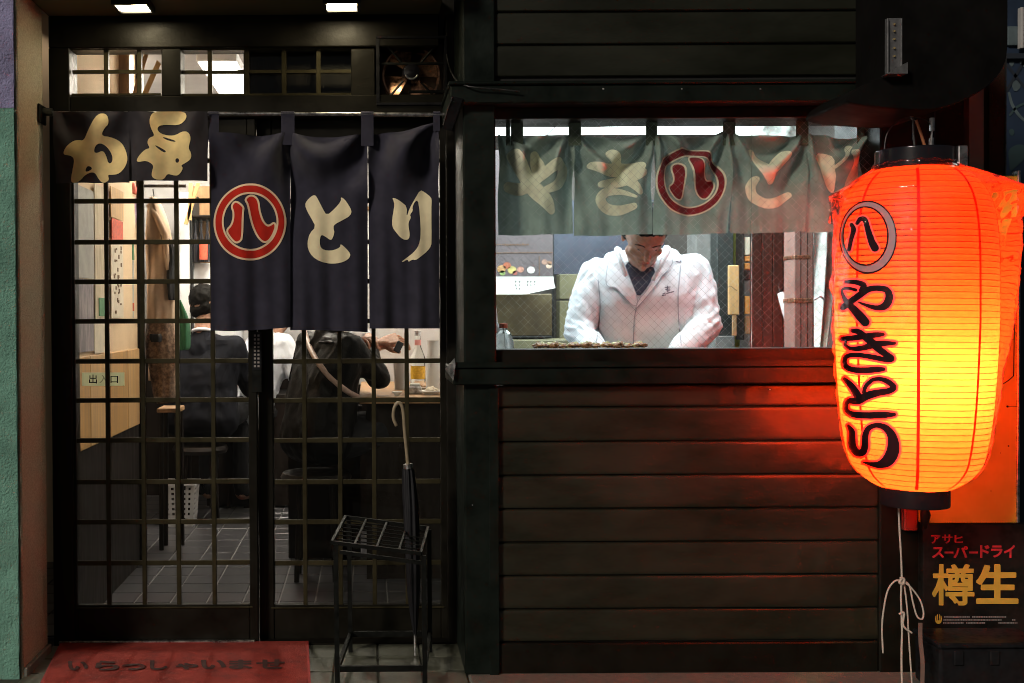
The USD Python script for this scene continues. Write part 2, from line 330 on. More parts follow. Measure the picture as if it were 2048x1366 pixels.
# ================================================================== ground and pavement
YF, YD = -0.37, 0.0
struct('ground', box(-60, 60, -60, 60, -0.14, -0.055), 'asphalt')
pav = struct('pavement', box(0.315, 4.0, -1.5, -0.30, -0.05, 0.0, .008), 'concrete')
ent = struct('entry_paving', box(-3.0, 0.31, -1.5, 0.05, -0.05, -0.006), 'grout')
for j in range(6):
    for i in range(10):
        x0 = -1.148 + i * .1462; y1 = -.035 - j * .155
        dz = rng.uniform(-.0012, .0012)
        obj('tile', box(x0 + .003, x0 + .1432, y1 - .151, y1, -.012, dz, .003), 'entry_tile', ent)
struct('road_gutter', box(-60, 60, -1.85, -1.505, -0.05, -0.03), 'concrete')

# ================================================================== left wall, pillar face, soffit
gw = thing('stucco_wall', 'rough turquoise stucco wall at the left edge, purple neon light painted into its upper part', 'wall')
def stucco(x0, x1, z0, z1, y, seed):
    V, F = grid(lambda u, v: (x0 + u * (x1 - x0), y, z0 + v * (z1 - z0)), 90, 220)
    V[:, 1] += .006 * fbm(V, 38, seed, 3) + .012 * fbm(V, 9, seed + 3, 2)
    return V, F
obj('plaster', [box(-3.0, -1.156, -.372, -.12, -.05, 1.857), stucco(-1.62, -1.153, -.05, 1.857, -.386, 3)], 'turquoise_stucco', gw, True)
obj('upper_plaster', [box(-3.0, -1.156, -.372, -.12, 1.859, 3.2), stucco(-1.62, -1.153, 1.859, 2.6, -.386, 5)], 'purple_lit_stucco', gw, True, label='upper plaster coloured as lit by purple neon')
tp = thing('pillar', 'tan roughcast pillar side between turquoise wall and sliding doors', 'pillar')
obj('roughcast', box(-1.155, -1.142, -.376, -.10, -.05, 2.7, .004), 'tan_stucco', tp)
obj('footing', box(-1.150, -1.128, -.372, -.10, -.05, .028, .004), 'concrete', tp)
bk = thing('wall_bracket', 'small dark metal bracket on tan pillar at the left end of the noren pole', 'bracket')
p = W(88, 222, -.13)
obj('plate', box(-1.141, -1.132, -.17, -.09, p[2] - .045, p[2] + .02, .003), 'blackened_iron', bk)
obj('cup', rod((-1.132, -.13, p[2] - .004), (-1.10, -.13, p[2] - .004), .014), 'steel_dark', bk)
so = thing('porch_soffit', 'dull olive soffit over the entrance carrying two square downlights', 'soffit')
obj('board', box(-1.141, .252, -.50, .08, 2.252, 2.34), 'soffit_paint', so)
obj('fascia', box(-1.141, .252, -.53, -.501, 2.24, 2.6, .004), 'frame_paint', so)
cdl = None
for k, (px, lab) in enumerate(((267, 'lit black square downlight on the soffit above the folded noren half, left of two'), (684, 'lit black square downlight on the soffit nearer the round exhaust fan, right of two'))):
    x = WX(px, -.19, 15)
    if cdl is None:
        cdl = thing('downlight', lab, 'ceiling lamp', 'square downlights on the soffit')
        UsdGeom.Xformable(cdl).AddTranslateOp().Set(Gf.Vec3d(x, -.19, 2.252))
        t = .010
        obj('housing', [box(-.063, .063, -.06, -.06 + t, -.022, -.0), box(-.063, .063, .06 - t, .06, -.022, 0), box(-.063, -.063 + t, -.06 + t, .06 - t, -.022, 0), box(.063 - t, .063, -.06 + t, .06 - t, -.022, 0)], 'black_plastic', cdl)
        obj('lens', box(-.050, .050, -.036, .040, -.0215, -.009, .003), 'lamp_face', cdl)
    else:
        dup(cdl, 'downlight', lab, 'ceiling lamp', 'square downlights on the soffit', (x, -.19, 2.252))

# ================================================================== entrance frame, transom, fan
def pbox(px0, px1, py0, py1, y0, y1, b=.003, yr=None):
    yr = y0 if yr is None else yr
    a, c = W(px0, (py0 + py1) / 2, yr), W(px1, (py0 + py1) / 2, yr)
    t, d = W((px0 + px1) / 2, py0, yr), W((px0 + px1) / 2, py1, yr)
    return box(a[0], c[0], y0, y1, d[2], t[2], b)
ef = thing('entrance_frame', 'dark timber entrance frame with a glazed transom over the sliding doors', 'door frame')
obj('jamb', box(-1.141, WX(143, 0, 140), -.03, .08, -.05, WZ(96, 0), .003), 'frame_paint', ef)
obj('jamb', box(WX(893, 0), .315, -.02, .10, -.05, 2.252, .003), 'frame_paint', ef)
obj('header', box(-1.141, .252, -.03, .08, WZ(97, 0), 2.252, .004), 'frame_paint', ef)
obj('transom_rail', box(WX(143, 0, 210), WX(893, 0, 210), -.028, .08, WZ(236, 0), WZ(192, 0), .004), 'door_rail', ef)
obj('mullion', pbox(323, 361, 97, 192, -.026, .07), 'door_rail', ef)
obj('mullion', pbox(702, 750, 97, 192, -.026, .07), 'door_rail', ef)
for (x0, x1, vs, nm) in ((145, 323, (213, 279), 'sash'), (361, 702, (420, 494, 568, 637), 'sash')):
    s = obj('sash', [pbox(x0, x1, 97, 101, -.012, .03, 0, 0), pbox(x0, x1, 188, 192, -.012, .03, 0, 0)], 'door_bronze', ef)
    for v in vs: obj('muntin', pbox(v - 4.5, v + 4.5, 100, 189, -.006, .012, .001, 0), 'door_bronze', s)
    obj('muntin', pbox(x0, x1, 140, 147, -.003, .010, .001, 0), 'door_bronze', s)
    obj('pane', pbox(x0, x1, 98, 191, .016, .020, 0, 0), 'clear_pane', s)

fan = thing('exhaust_fan', 'square dark exhaust fan with copper blades in the top right of the entrance frame', 'fan')
x0, x1 = WX(752, 0, 145), WX(893, 0, 145); z0, z1 = WZ(214, 0, 820), WZ(76, 0, 820); xc, zc = WX(823, 0, 145), WZ(146, 0, 823)
obj('casing', [box(x0, x1, -.034, .05, z1 - .010, z1, .002), box(x0, x1, -.034, .05, z0, z0 + .010, .002), box(x0, x0 + .012, -.034, .05, z0 + .01, z1 - .01), box(x1 - .010, x1, -.034, .05, z0 + .01, z1 - .01)], 'black_plastic', fan)
pm('fan_back', (.05, .028, .016), .5, var=(30, .3))
pm('copper_blade', (.45, .24, .15), .28, metal=.8, var=(60, .3), bump=(200, .0004))
obj('back_plate', box(x0 - .03, x1 + .04, .13, .14, z0 - .02, z1 + .03), 'fan_back', fan)
obj('duct', lathe([(.098, 0), (.104, 0), (.104, -.08), (.098, -.08)], 40), 'copper_blade', fan)
dpr = UsdGeom.Xformable(stage.GetPrimAtPath(str(fan.GetPath()) + '/duct')); dpr.AddTranslateOp().Set(Gf.Vec3d(xc, .035, zc)); dpr.AddRotateXOp().Set(90.0)
for k in range(4):
    a0 = math.radians(-62 + 90 * k)
    def bl(u, v, a0=a0):
        r = .03 + .068 * u; a = a0 + (v - .5) * (.95 + .1 * u)
        return (xc + r * math.cos(a), .045 - .03 * (v - .5), zc + r * math.sin(a))
    V, F = grid(bl, 6, 8); obj('blade', thick(V, F, (0, .003, 0)), 'copper_blade', fan, 40)
V, F = lathe([(.0, -.012), (.012, -.012), (.028, -.006), (.034, .01), (.034, .05), (0, .05)], 32)
obj('motor', (np.column_stack([V[:, 0] + xc, V[:, 2] - .012, V[:, 1] + zc]), F[:, ::-1]), 'black_lacquer', fan, 30)
V, F = tube([(xc + .0225 * math.cos(a), -.020, zc - .003 + .0225 * math.sin(a)) for a in np.linspace(math.radians(195), math.radians(345), 20)], [.001] + [.004] * 18 + [.001], 8)
obj('motor_glint', (V, F), 'steel', fan, True)  # bright steel arc stands in for the glint on the motor
for s in (-1, 1):
    for t in (-1, 1):
        obj('strut', tube([(xc + s * .03, -.004, zc + t * .03), (xc + s * .108, -.012, zc + t * .118)], .0045, 6), 'blackened_iron', fan)
obj('crossbar', box(x0 + .01, x1 - .008, -.012, -.004, zc + .027, zc + .036, .001), 'blackened_iron', fan)
obj('crossbar', box(xc - .01, x1 - .008, -.012, -.004, zc - .074, zc - .064, .001), 'blackened_iron', fan)

# ================================================================== sliding doors
def slide(px_l, px_r, gl, gr, vs, hs, y, label, top, bot=1208, handle=None):
    d = thing('sliding_door', label, 'door')
    zt, zb = WZ(top, y), WZ(1280, y)
    zg = WZ(bot, y, (gl + gr) / 2)
    xl, xr, xg0, xg1 = (WX(p_, y, 660) for p_ in (px_l, px_r, gl, gr))
    obj('stile', box(xl, xg0, y - .015, y + .02, zb, zt, .003), 'door_rail', d)
    obj('stile', box(xg1, xr, y - .015, y + .02, zb, zt, .003), 'door_rail', d)
    obj('bottom_rail', box(xg0, xg1, y - .013, y + .018, zb, zg, .003), 'door_rail', d)
    obj('rail_trim', box(xg0 - .012, xg1 + .012, y - .019, y - .0135, zg - .012, zg - .006, .002), 'door_bronze', d)
    obj('top_rail', box(xg0, xg1, y - .013, y + .018, zt - .075, zt, .003), 'door_rail', d)
    for v in vs:
        xx = WX(v, y, 660); obj('muntin', box(xx - .0078, xx + .0078, y - .010, y + .003, zg, zt - .075, .0015), 'door_bronze', d)
    for h in hs:
        zz = WZ(h, y, (gl + gr) / 2); obj('muntin', box(xg0, xg1, y - .0075, y + .0015, zz - .0085, zz + .0085, .0015), 'door_bronze', d)
    obj('pane', box(xg0 - .004, xg1 + .004, y + .005, y + .009, zg - .004, zt - .026), 'clear_pane', d)
    if handle:
        hx = WX(handle[0], y, handle[1]); hz = WZ(handle[1], y, handle[0])
        h = obj('handle', [box(hx - .011, hx - .0085, y - .0185, y - .0152, hz - .058, hz + .058, .001), box(hx + .0085, hx + .011, y - .0185, y - .0152, hz - .058, hz + .058, .001), box(hx - .0085, hx + .0085, y - .0185, y - .0152, hz + .055, hz + .058), box(hx - .0085, hx + .0085, y - .0185, y - .0152, hz - .058, hz - .055)], 'steel_dark', d)
        obj('recess', box(hx - .0084, hx + .0084, y - .0165, y - .0153, hz - .0548, hz + .0548), 'dark_void', h)
    return d
HS = [322, 402, 484, 563, 642, 722, 800, 880, 963, 1043, 1125]
dl = slide(108, 514, 152, 497, (215, 286, 355, 426), HS, 0.0, 'left sliding lattice door with small entrance sticker and recessed pull handle', 236, handle=(127, 756))
dr = slide(516, 893, 546, 880, (608, 679, 747, 813), HS, 0.045, 'right sliding lattice door behind the iron stand, partly covered by long noren', 238)
x = WX(513, 0, 700); obj('pull_plate', pbox(505, 524, 664, 784, -.0175, -.0152, .001, 0), 'blackened_iron', dl)
# sticker with the entrance lettering, on the door glass
y = .0035
st = thing('door_sticker', 'small pale sticker with black entrance characters on the left door glass', 'sticker')
cloth('sticker_paper', (.88, .90, .74), .6, var=(60, .06))
pm('ink_black', (.012, .012, .012), .6)
pm('ink_faded', (.40, .42, .33), .7)
obj('paper', pbox(164, 249, 745, 772, .0032, .0046, 0, .0032), 'sticker_paper', st)
obj('lettering', decal(unary_union([fit(glyph('出'), 178, 749, 194, 767), fit(glyph('口'), 221, 752, 236, 766)]), lambda a, b: W(a, b, .0028), 0), 'ink_black', st)
obj('faded_lettering', decal(fit(glyph('入'), 199, 750, 216, 766), lambda a, b: W(a, b, .0028), 0), 'ink_faded', st)
th = thing('threshold_rail', 'thin bright metal track along the foot of the left sliding door', 'door track')
obj('track', box(WX(118, -.03, 1280), WX(510, -.03, 1280), -.036, -.017, WZ(1285, -.03), WZ(1279, -.03), .002), 'steel', th)
obj('sill_board', box(-1.141, .31, -.030, .12, -.05, WZ(1286, -.03), .002), 'frame_paint', th)

# ================================================================== shop front wall on the right (siding, posts, beam)
def plank(x0, x1, z0, z1, y, seed, dent=.0066, nx=110):
    prof = [(z0 + .0, .018), (z0, .0035), (z0 + .003, .0008)] + [(z0 + (z1 - z0) * t, .0) for t in (.12, .3, .5, .7, .86)] + [(z1 - .006, .0014), (z1 - .003, .006), (z1 - .003, .018)]
    def fn(u, v):
        k = v * (len(prof) - 1); z, dy = prof[int(round(k))]
        return (x0 + u * (x1 - x0), y + dy, z)
    V, F = grid(fn, nx, len(prof))
    front = V[:, 1] < y + .005
    d = fbm(V * np.array([1.0, 1, 1.6]), 5, seed, 2); e = np.abs(fbm(V, 11, seed + 5, 2)); w = np.clip((V[:, 0] - .4) / 1.3, .25, 1)
    V[:, 1] += np.where(front, dent * w * (1.6 * d + 2.2 * (e - .12)), dent * w * 1.0 * d)
    return V, F
sw = thing('shop_wall', 'dark horizontal siding wall with posts and beam around the kitchen window', 'wall')
xl, xr = WX(992, YF), WX(1757, YF)
obj('backing', box(.33, 1.80, YF + .017, YF + .06, .0, WZ(775, YF, 1370)), 'dark_void', sw)
obj('backing', box(.33, 1.80, YF + .017, YF + .06, WZ(166, YF, 1370), 2.8), 'dark_void', sw)
PM = 1370
lz = [768, 813, 882, 949.5, 1016.5, 1083.5, 1150.5, 1217.5, 1283]
for k in range(8):
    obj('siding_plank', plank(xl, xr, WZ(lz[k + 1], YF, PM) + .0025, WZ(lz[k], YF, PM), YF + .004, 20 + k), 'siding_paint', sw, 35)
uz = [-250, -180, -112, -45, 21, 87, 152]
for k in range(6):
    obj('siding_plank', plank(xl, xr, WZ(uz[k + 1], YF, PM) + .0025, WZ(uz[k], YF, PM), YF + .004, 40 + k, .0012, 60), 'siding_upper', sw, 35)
obj('base_board', box(xl, xr, YF - .004, YF + .05, 0.0, WZ(1285, YF, PM), .004), 'frame_paint', sw)
obj('post', box(WX(928, YF, 900), xl - .0005, YF - .012, -.02, 0.0, 2.8, .005), 'green_paint', sw)
obj('post', box(xr + .0005, 1.845, YF - .010, -.02, 0.0, 2.8, .005), 'frame_paint', sw)
obj('post_trim', box(xl - .026, xl + .006, YF - .016, YF - .0125, 0.0, WZ(775, YF), .002), 'green_paint', sw)
bz0, bz1 = WZ(205, -.42, 1370), WZ(168, -.42, 1370)
obj('beam', box(.262, 1.85, -.42, -.03, bz0, bz1, .005), 'green_paint', sw)
obj('beam_cap', box(.256, 1.85, -.428, -.03, bz1 + .0005, bz1 + .012, .003), 'green_paint', sw)
for px in (1207, 1364, 1521): obj('nail', lathe([(0, .002), (.003, .001), (.0035, 0)], 8, (0, 0, 0)), 'steel', sw)
for k, px in enumerate((1207, 1364, 1521)):
    pr = UsdGeom.Xformable(stage.GetPrimAtPath(str(sw.GetPath()) + '/nail' + ('' if k == 0 else f'_{k:03d}')))
    pr.AddTranslateOp().Set(Gf.Vec3d(*W(px, 178, -.4202))); pr.AddRotateXOp().Set(90.0)
for px, py in ((1327, 767), (1420, 766), (1540, 779), (945, 1010)):
    obj('screw', rod(W(px, py, YF - .013), W(px, py, YF + .0), .0022, 8), 'steel', sw)
obj('bay_side', box(.318, .335, YF + .002, .10, 0, 2.9), 'frame_paint', sw)
obj('over_door_wall', box(-1.141, .317, .085, .12, 2.2, 2.9), 'frame_paint', sw)
# window
win = thing('kitchen_window', 'wide kitchen window with wired glass and projecting dark ledge', 'window')
wy = -.33
wz0, wz1 = WZ(697, wy, PM), WZ(238, wy, PM)
wx0, wx1 = WX(986, wy), WX(1757, wy)
obj('frame_side', box(xl - .03, wx0, wy - .02, -.24, wz0 - .03, wz1 + .06, .002), 'green_paint', win)
obj('frame_side', box(wx1, xr + .04, wy - .02, -.24, wz0 - .03, wz1 + .06, .002), 'frame_paint', win)
obj('frame_top', box(wx0, wx1, wy - .02, -.18, wz1, bz0 - .0005, .002), 'frame_paint', win)
obj('frame_bottom', box(wx0, wx1, wy - .02, -.24, wz0 - .045, wz0, .002), 'frame_paint', win)
obj('sill', hullm([(x, y, z) for x in (.272, 1.845) for y, z in ((-.30, wz0 - .046), (-.42, WZ(722, -.42, PM)), (-.42, WZ(733, -.42, PM)), (-.30, WZ(733, -.42, PM)))]), 'green_paint', win)
obj('ledge', box(.268, 1.85, -.412, -.03, WZ(768, -.412, PM), WZ(734, -.412, PM), .004), 'green_paint', win)
obj('glass', box(wx0, WX(1507, wy), wy + .018, wy + .023, wz0, wz1), 'window_glass', win)
obj('glass', box(WX(1504, wy), wx1, wy + .027, wy + .032, wz0, wz1), 'window_glass', win)
ms_ = []
pit = .0262; yy = wy + .0205; Hh = wz1 - wz0; L = wx1 - wx0
c = -Hh
while c < L:
    for s in (0, 1):
        a = max(0, -c); b = min(Hh, L - c)
        if b > a:
            za, zb_ = (wz0 + a, wz0 + b) if s == 0 else (wz1 - a, wz1 - b)
            ms_.append(tube([(wx0 + c + a, yy, za), (wx0 + c + b, yy, zb_)], .00028, 4))
    c += pit
obj('wire_mesh', ms_, 'steel', win, kind='stuff')
fl = obj('corner_flashing', [hullm([W(890, 738, -.40), W(909, 716, -.425), W(911, 730, -.43), W(907, 761, -.43), W(896, 748, -.41), W(900, 735, -.37)]), box(.258, .2675, -.425, -.38, WZ(752, -.41), WZ(728, -.41), .001)], 'steel', win, label='crumpled bright flashing on the ledge end')
# ================================================================== noren curtains (letters are printed cloth laid on the folds)
def make_folds(x0, x1, y0, y1, seed, amp, k=9.0, right=1.0, left=1.0):
    w = x1 - x0; r_ = np.random.default_rng(seed); ph = r_.uniform(0, 6.28, 6)
    def f(px, py):
        u = (px - x0) / w; v = (py - y0) / w; V = max(0.0, min(1.0, (py - y0) / (y1 - y0)))
        d = 0.0
        for c, s, wt in ((0, 1, left), (1, -1, right)):
            du = max((u - c) * s, 1e-4); dv = max(v + .12, 1e-4)
            r = math.hypot(du, dv); th = math.atan2(du, dv)
            fall = math.exp(-((r - .55) / .55) ** 2) * min(1, r * 2.4)
            d += wt * amp * fall * math.sin(k * th + ph[0 if c == 0 else 1] + 1.3 * math.sin(3 * r + ph[2])) * (1 - .55 * du)
        d += amp * .30 * V ** 1.6 * math.sin(2 * math.pi * (1.7 * u + .25 * V) + ph[3])
        d += amp * .12 * V * math.sin(2 * math.pi * (4.1 * u - .3 * V) + ph[4])
        d -= amp * .5 * math.sin(math.pi * min(max(u, 0), 1)) * (.25 + .75 * math.sin(math.pi * min(1, .15 + V)))
        return d
    return f
def cloth_panel(x0, x1, yt, yb, sag, y0, f, parent, mat, nu=46, nv=90, label=None, skew=0.0, top_tilt=0.0, bot=0.0):
    def fn(u, v):
        px = x0 + u * (x1 - x0) + skew * v
        top = yt + sag * 4 * u * (1 - u) + top_tilt * u
        py = top + v * (yb + bot * math.sin(2.6 * u + 1) - top)
        p = W(px, py, y0); p[1] += f(px, py); return p
    V, F = grid(fn, nu, nv)
    return obj('panel', flip((V, F)), mat, parent, True, label=label)
def on_cloth(y0, f, off=.0022):
    def g(px, py):
        p = W(px, py, y0); p[1] += f(px, py) - off; return p
    return g

NY = -.125
nd = thing('door_noren', 'navy cloth noren over the sliding doors, left half folded over its pole', 'noren curtain')
pole = thing('noren_pole', 'thin metal pole across the entrance carrying the navy noren', 'pole')
a, b = W(84, 226, NY), W(892, 229, NY)
obj('rod', tube([a, b], .0065, 12), 'steel', pole, True)
obj('cap', rod(b, b + np.array([.02, 0, 0]), .010, 12), 'steel_dark', pole)
# the two short folded-over panels
fA = make_folds(107, 257, 224, 366, 1, .016, 5); fB = make_folds(258, 415, 224, 364, 2, .016, 5)
yA = NY - .016
cloth_panel(107, 257, 223, 366, 1, yA, fA, nd, 'noren_back', 40, 40, skew=3)
cloth_panel(256, 415, 223, 362, 1, yA - .004, fB, nd, 'noren_back', 40, 40)
cloth_panel(110, 256, 225, 356, 1, NY + .012, fA, nd, 'noren_navy', 24, 24); cloth_panel(258, 413, 225, 352, 1, NY + .012, fB, nd, 'noren_navy', 24, 24)
s = 3.414
def T(pts, s, ox, oy): return [(x / s + ox, y / s + oy) for x, y in pts]
ya = poly(T([(700,775),(740,788),(752,850),(720,878),(692,930),(760,935),(822,965),(860,1030),(876,1090),(860,1145),(820,1190),(765,1196),(735,1193),(750,1230),(710,1254),(678,1232),(645,1170),(590,1192),(550,1240),(500,1254),(485,1230),(500,1160),(517,1090),(490,1065),(438,1062),(455,1015),(500,968),(540,958),(576,965),(602,900),(640,830),(668,788)], s, 0, 0),
          [T([(655,990),(690,976),(730,1002),(765,1060),(765,1108),(738,1118),(722,1060),(700,1025),(660,1048),(640,1035)], s, 0, 0), T([(600,1128),(640,1152),(583,1184)], s, 0, 0)])
ki = poly(T([(1055,762),(1150,760),(1255,760),(1278,790),(1266,825),(1222,852),(1150,848),(1090,852),(1072,882),(1095,912),(1150,925),(1200,922),(1245,898),(1292,905),(1310,950),(1290,1015),(1312,1050),(1310,1092),(1268,1118),(1238,1132),(1256,1152),(1222,1203),(1180,1198),(1145,1186),(1122,1228),(1080,1232),(1043,1215),(1042,1180),(1056,1140),(1038,1118),(1000,1100),(946,1110),(933,1095),(960,1055),(1000,1022),(1032,1018),(1010,980),(1024,945),(1062,932),(1040,890),(1024,840),(1030,790)], s, 0, 0),
          [T([(1058,994),(1080,1000),(1138,1032),(1130,1046),(1098,1030)], s, 0, 0), T([(1105,932),(1150,944),(1202,962),(1196,972),(1130,954)], s, 0, 0), T([(1200,1090),(1216,1080),(1230,1098),(1218,1116),(1204,1112)], s, 0, 0)])
obj('lettering', flip(decal(ya, on_cloth(yA, fA), 5)), 'print_cream', nd, True)
obj('lettering', flip(decal(ki, on_cloth(yA - .004, fB), 5)), 'print_cream', nd, True)
# three long panels
fp = [make_folds(420, 579, 262, 660, 11, .040, 5.5, 1, .5), make_folds(580, 734, 262, 662, 12, .042, 5.5), make_folds(737, 877, 262, 658, 13, .042, 5.5, 1.3, .6)]
cloth_panel(421, 580.6, 264, 657, 6, NY, fp[0], nd, 'noren_navy', 60, 120, bot=5)
cloth_panel(580, 735.5, 266, 663, 7, NY + .003, fp[1], nd, 'noren_navy', 60, 120, bot=-3)
cloth_panel(736, 877, 268, 657, 5, NY, fp[2], nd, 'noren_navy', 60, 120, top_tilt=-26, skew=3)
for k_, (x0_, x1_, yb_, yo_) in enumerate(((424, 577, 650, NY), (584, 732, 655, NY + .003), (742, 875, 649, NY))):
    obj('hem_stitch', flip(decal(Polygon([(x0_, yb_), (x1_, yb_), (x1_, yb_ + 1.1), (x0_, yb_ + 1.1)]), on_cloth(yo_, fp[k_], .0012), 6)), 'noren_back', nd, True)
def tab(x0, x1, y0, y1, yc, mat, parent, front=-.006, name='tab', rodr=.009):
    ms = []
    V, F = grid(lambda u, v: W(x0 + u * (x1 - x0), y0 + v * (y1 - y0), yc + front), 5, 10); ms.append(flip((V, F)))
    V, F = grid(lambda u, v: W(x0 + u * (x1 - x0), y0 + v * (y1 - y0), yc + .008), 5, 10); ms.append((V, F))
    pa, pb = W(x0, y0, yc), W(x1, y0, yc)
    def lp(u, v):
        a_ = math.pi * v; p_ = pa + (pb - pa) * u
        return p_ + np.array([0, -math.cos(a_) * .009, math.sin(a_) * .009])
    V, F = grid(lp, 5, 8); ms.append((V, F))
    return obj(name, ms, mat, parent, True)
for x0, x1, yb_ in ((417, 438, 284), (562, 589, 290), (722, 747, 292), (866, 880, 262)): tab(x0, x1, 228, yb_, NY, 'noren_navy', nd)
cm = 7.588
def Tc(pts): return T(pts, 7.588, 420, 350)
def ell(cx, cy, rx, ry, n=72): return Polygon([(cx + rx * math.cos(t), cy + ry * math.sin(t)) for t in np.linspace(0, 2 * math.pi, n, endpoint=False)])
def crest(outer, inner, legs, rim, mats, mapper, parent, size=4):
    leg = [poly(l, n=2) for l in legs]
    ring = outer.buffer(-rim).difference(inner)
    white = unary_union([outer.difference(outer.buffer(-rim)), inner.difference(inner.buffer(-rim))] + [l.buffer(rim).intersection(inner) for l in leg])
    red = unary_union([ring] + [l.intersection(inner.buffer(-rim * .8)) for l in leg])
    white = white.difference(red)
    obj('crest', flip(decal(red, mapper, size)), mats[0], parent, True); obj('crest_outline', flip(decal(white, mapper, size)), mats[1], parent, True)
c0 = (608 / cm + 420, 720 / cm + 350)
crest(ell(c0[0], c0[1], 557 / cm, 580 / cm), ell(615 / cm + 420, 712 / cm + 350, 430 / cm, 443 / cm),
      [Tc([(400,410),(512,500),(497,560),(487,960),(455,1005),(400,1022),(330,950),(268,850),(340,785),(378,680),(380,560),(343,478)]),
       Tc([(635,322),(732,385),(747,560),(800,720),(870,792),(930,780),(980,738),(988,800),(940,920),(870,1012),(800,1002),(720,900),(650,720),(600,440),(553,383)])],
      3.8, ('print_red', 'print_outline'), on_cloth(NY, fp[0]), nd)
to = poly(T([(310,158),(345,185),(400,290),(450,390),(512,495),(640,390),(742,270),(738,200),(800,240),(862,330),(912,420),(895,500),(760,577),(640,640),(618,680),(638,780),(595,884),(560,884),(500,840),(428,802),(403,870),(405,980),(440,1035),(520,1057),(620,1052),(725,1010),(735,945),(830,1030),(892,1110),(880,1172),(800,1232),(680,1264),(550,1264),(400,1232),(280,1152),(213,1040),(203,920),(240,780),(338,680),(270,550),(200,430),(158,320),(188,250),(250,188)], 8.033, 590, 370), n=1)
obj('lettering', flip(decal(to, on_cloth(NY + .003, fp[1]), 4)), 'print_ivory', nd, True)
ri = poly(T([(333,272),(400,290),(470,335),(562,408),(552,575),(600,430),(680,290),(762,148),(832,180),(928,260),(937,320),(927,450),(932,900),(927,1000),(870,1082),(760,1172),(690,1222),(640,1210),(580,1247),(570,1205),(490,1252),(478,1240),(560,1180),(650,1110),(720,1030),(755,930),(767,800),(757,600),(745,440),(727,312),(680,330),(640,420),(650,470),(600,540),(625,570),(580,650),(587,740),(602,830),(590,892),(565,912),(520,912),(460,880),(400,810),(333,715),(333,600),(365,430),(365,340)], 7.587, 740, 360), n=1)
obj('lettering', flip(decal(ri, on_cloth(NY, fp[2]), 4)), 'print_ivory', nd, True)

# ---- green noren inside the kitchen window
GY = -.255
ng = thing('window_noren', 'faded green cloth noren of five short panels hanging inside the kitchen window', 'noren curtain')
gp = thing('curtain_rod', 'slim dark rod holding the green noren at the head of the kitchen window', 'rod')
obj('rod', tube([W(988, 233, GY), W(1756, 233, GY)], .006, 10), 'steel_dark', gp)
obj('end_bracket', box(wx0, wx0 + .012, GY - .012, GY + .012, WZ(240, GY, 990), WZ(226, GY, 990)), 'steel_dark', gp); obj('end_bracket', [box(wx1 - .012, wx1, GY - .012, GY + .012, WZ(240, GY, 1750), WZ(226, GY, 1750))], 'steel_dark', gp)
gb = [(996, 1147, 31, 468), (1148, 1306, 32, 469), (1307, 1458, 33, 467), (1459, 1609, 34, 464), (1610, 1757, 35, 462)]
gf = []
for x0, x1, sd, yb_ in gb:
    f = make_folds(x0, x1, 268, yb_, sd, .036, 9.5, 1.2, 1.0); gf.append(f)
    cloth_panel(x0, x1, 268, yb_, 9, GY, f, ng, 'noren_green', 64, 84, bot=3)
for x0, x1 in ((1012, 1020), (1022, 1046), (1137, 1162), (1292, 1315), (1446, 1471), (1592, 1617), (1714, 1757)):
    tab(x0, x1, 231, 291, GY, 'noren_green_tab', ng, front=-.012)
sg = 4.018
def Tg(pts): return T(pts, sg, 960, 160)
A = unary_union([stroke(Tg([(265, 612), (330, 720), (420, 870), (520, 980), (565, 1055)]), np.array([95, 115, 125, 110, 60]) / sg), stroke(Tg([(235, 860), (330, 880), (450, 810), (580, 700), (650, 690), (660, 770), (610, 850), (520, 890)]), np.array([90, 100, 70, 90, 100, 100, 80, 60]) / sg), stroke(Tg([(445, 615), (460, 690), (475, 790)]), np.array([90, 120, 70]) / sg)])
obj('lettering', flip(decal(A.simplify(.25), on_cloth(GY, gf[0]), 4)), 'faded_cream', ng, True)
B = unary_union([stroke(Tg([(880, 695), (1000, 735), (1120, 720), (1270, 700)]), np.array([50, 95, 110, 70]) / sg), stroke(Tg([(1045, 605), (1080, 640), (1120, 720)]), np.array([80, 90, 90]) / sg), stroke(Tg([(960, 845), (1080, 830), (1180, 800), (1290, 755)]), np.array([50, 80, 90, 60]) / sg), stroke(Tg([(1090, 700), (1180, 800), (1270, 905)]), np.array([80, 80, 50]) / sg), stroke(Tg([(1235, 945), (1130, 905), (1010, 905), (965, 960), (1010, 1030), (1110, 1052), (1220, 1020)]), np.array([20, 45, 70, 80, 85, 80, 55]) / sg)])
obj('lettering', flip(decal(B.simplify(.25), on_cloth(GY, gf[1]), 4)), 'faded_cream', ng, True)
cg = 8.5375
def Tk(pts): return T(pts, cg, 1300, 280)
crest(ell(662 / cg + 1300, 715 / cg + 280, 602 / cg, 585 / cg), ell(675 / cg + 1300, 715 / cg + 280, 487 / cg, 447 / cg),
      [Tk([(435,408),(500,420),(565,490),(560,800),(530,1010),(450,1020),(370,950),(283,820),(390,760),(428,640),(400,470)]), Tk([(620,318),(760,310),(832,380),(825,520),(880,650),(970,722),(1062,700),(1090,780),(1040,900),(970,1000),(890,992),(800,890),(720,700),(650,450)])],
      3.0, ('faded_red', 'faded_outline'), on_cloth(GY, gf[2]), ng)
def Tr(pts): return T(pts, 5.4645, 1450, 230)
q = 5.4645
D = unary_union([stroke(Tr([(300, 430), (350, 540), (420, 650), (450, 740)]), np.array([120, 130, 130, 70]) / q), stroke(Tr([(620, 465), (520, 560), (420, 640)]), np.array([120, 120, 100]) / q), stroke(Tr([(300, 720), (275, 800), (310, 900), (420, 965), (540, 960), (680, 880)]), np.array([80, 90, 100, 105, 110, 70]) / q)])
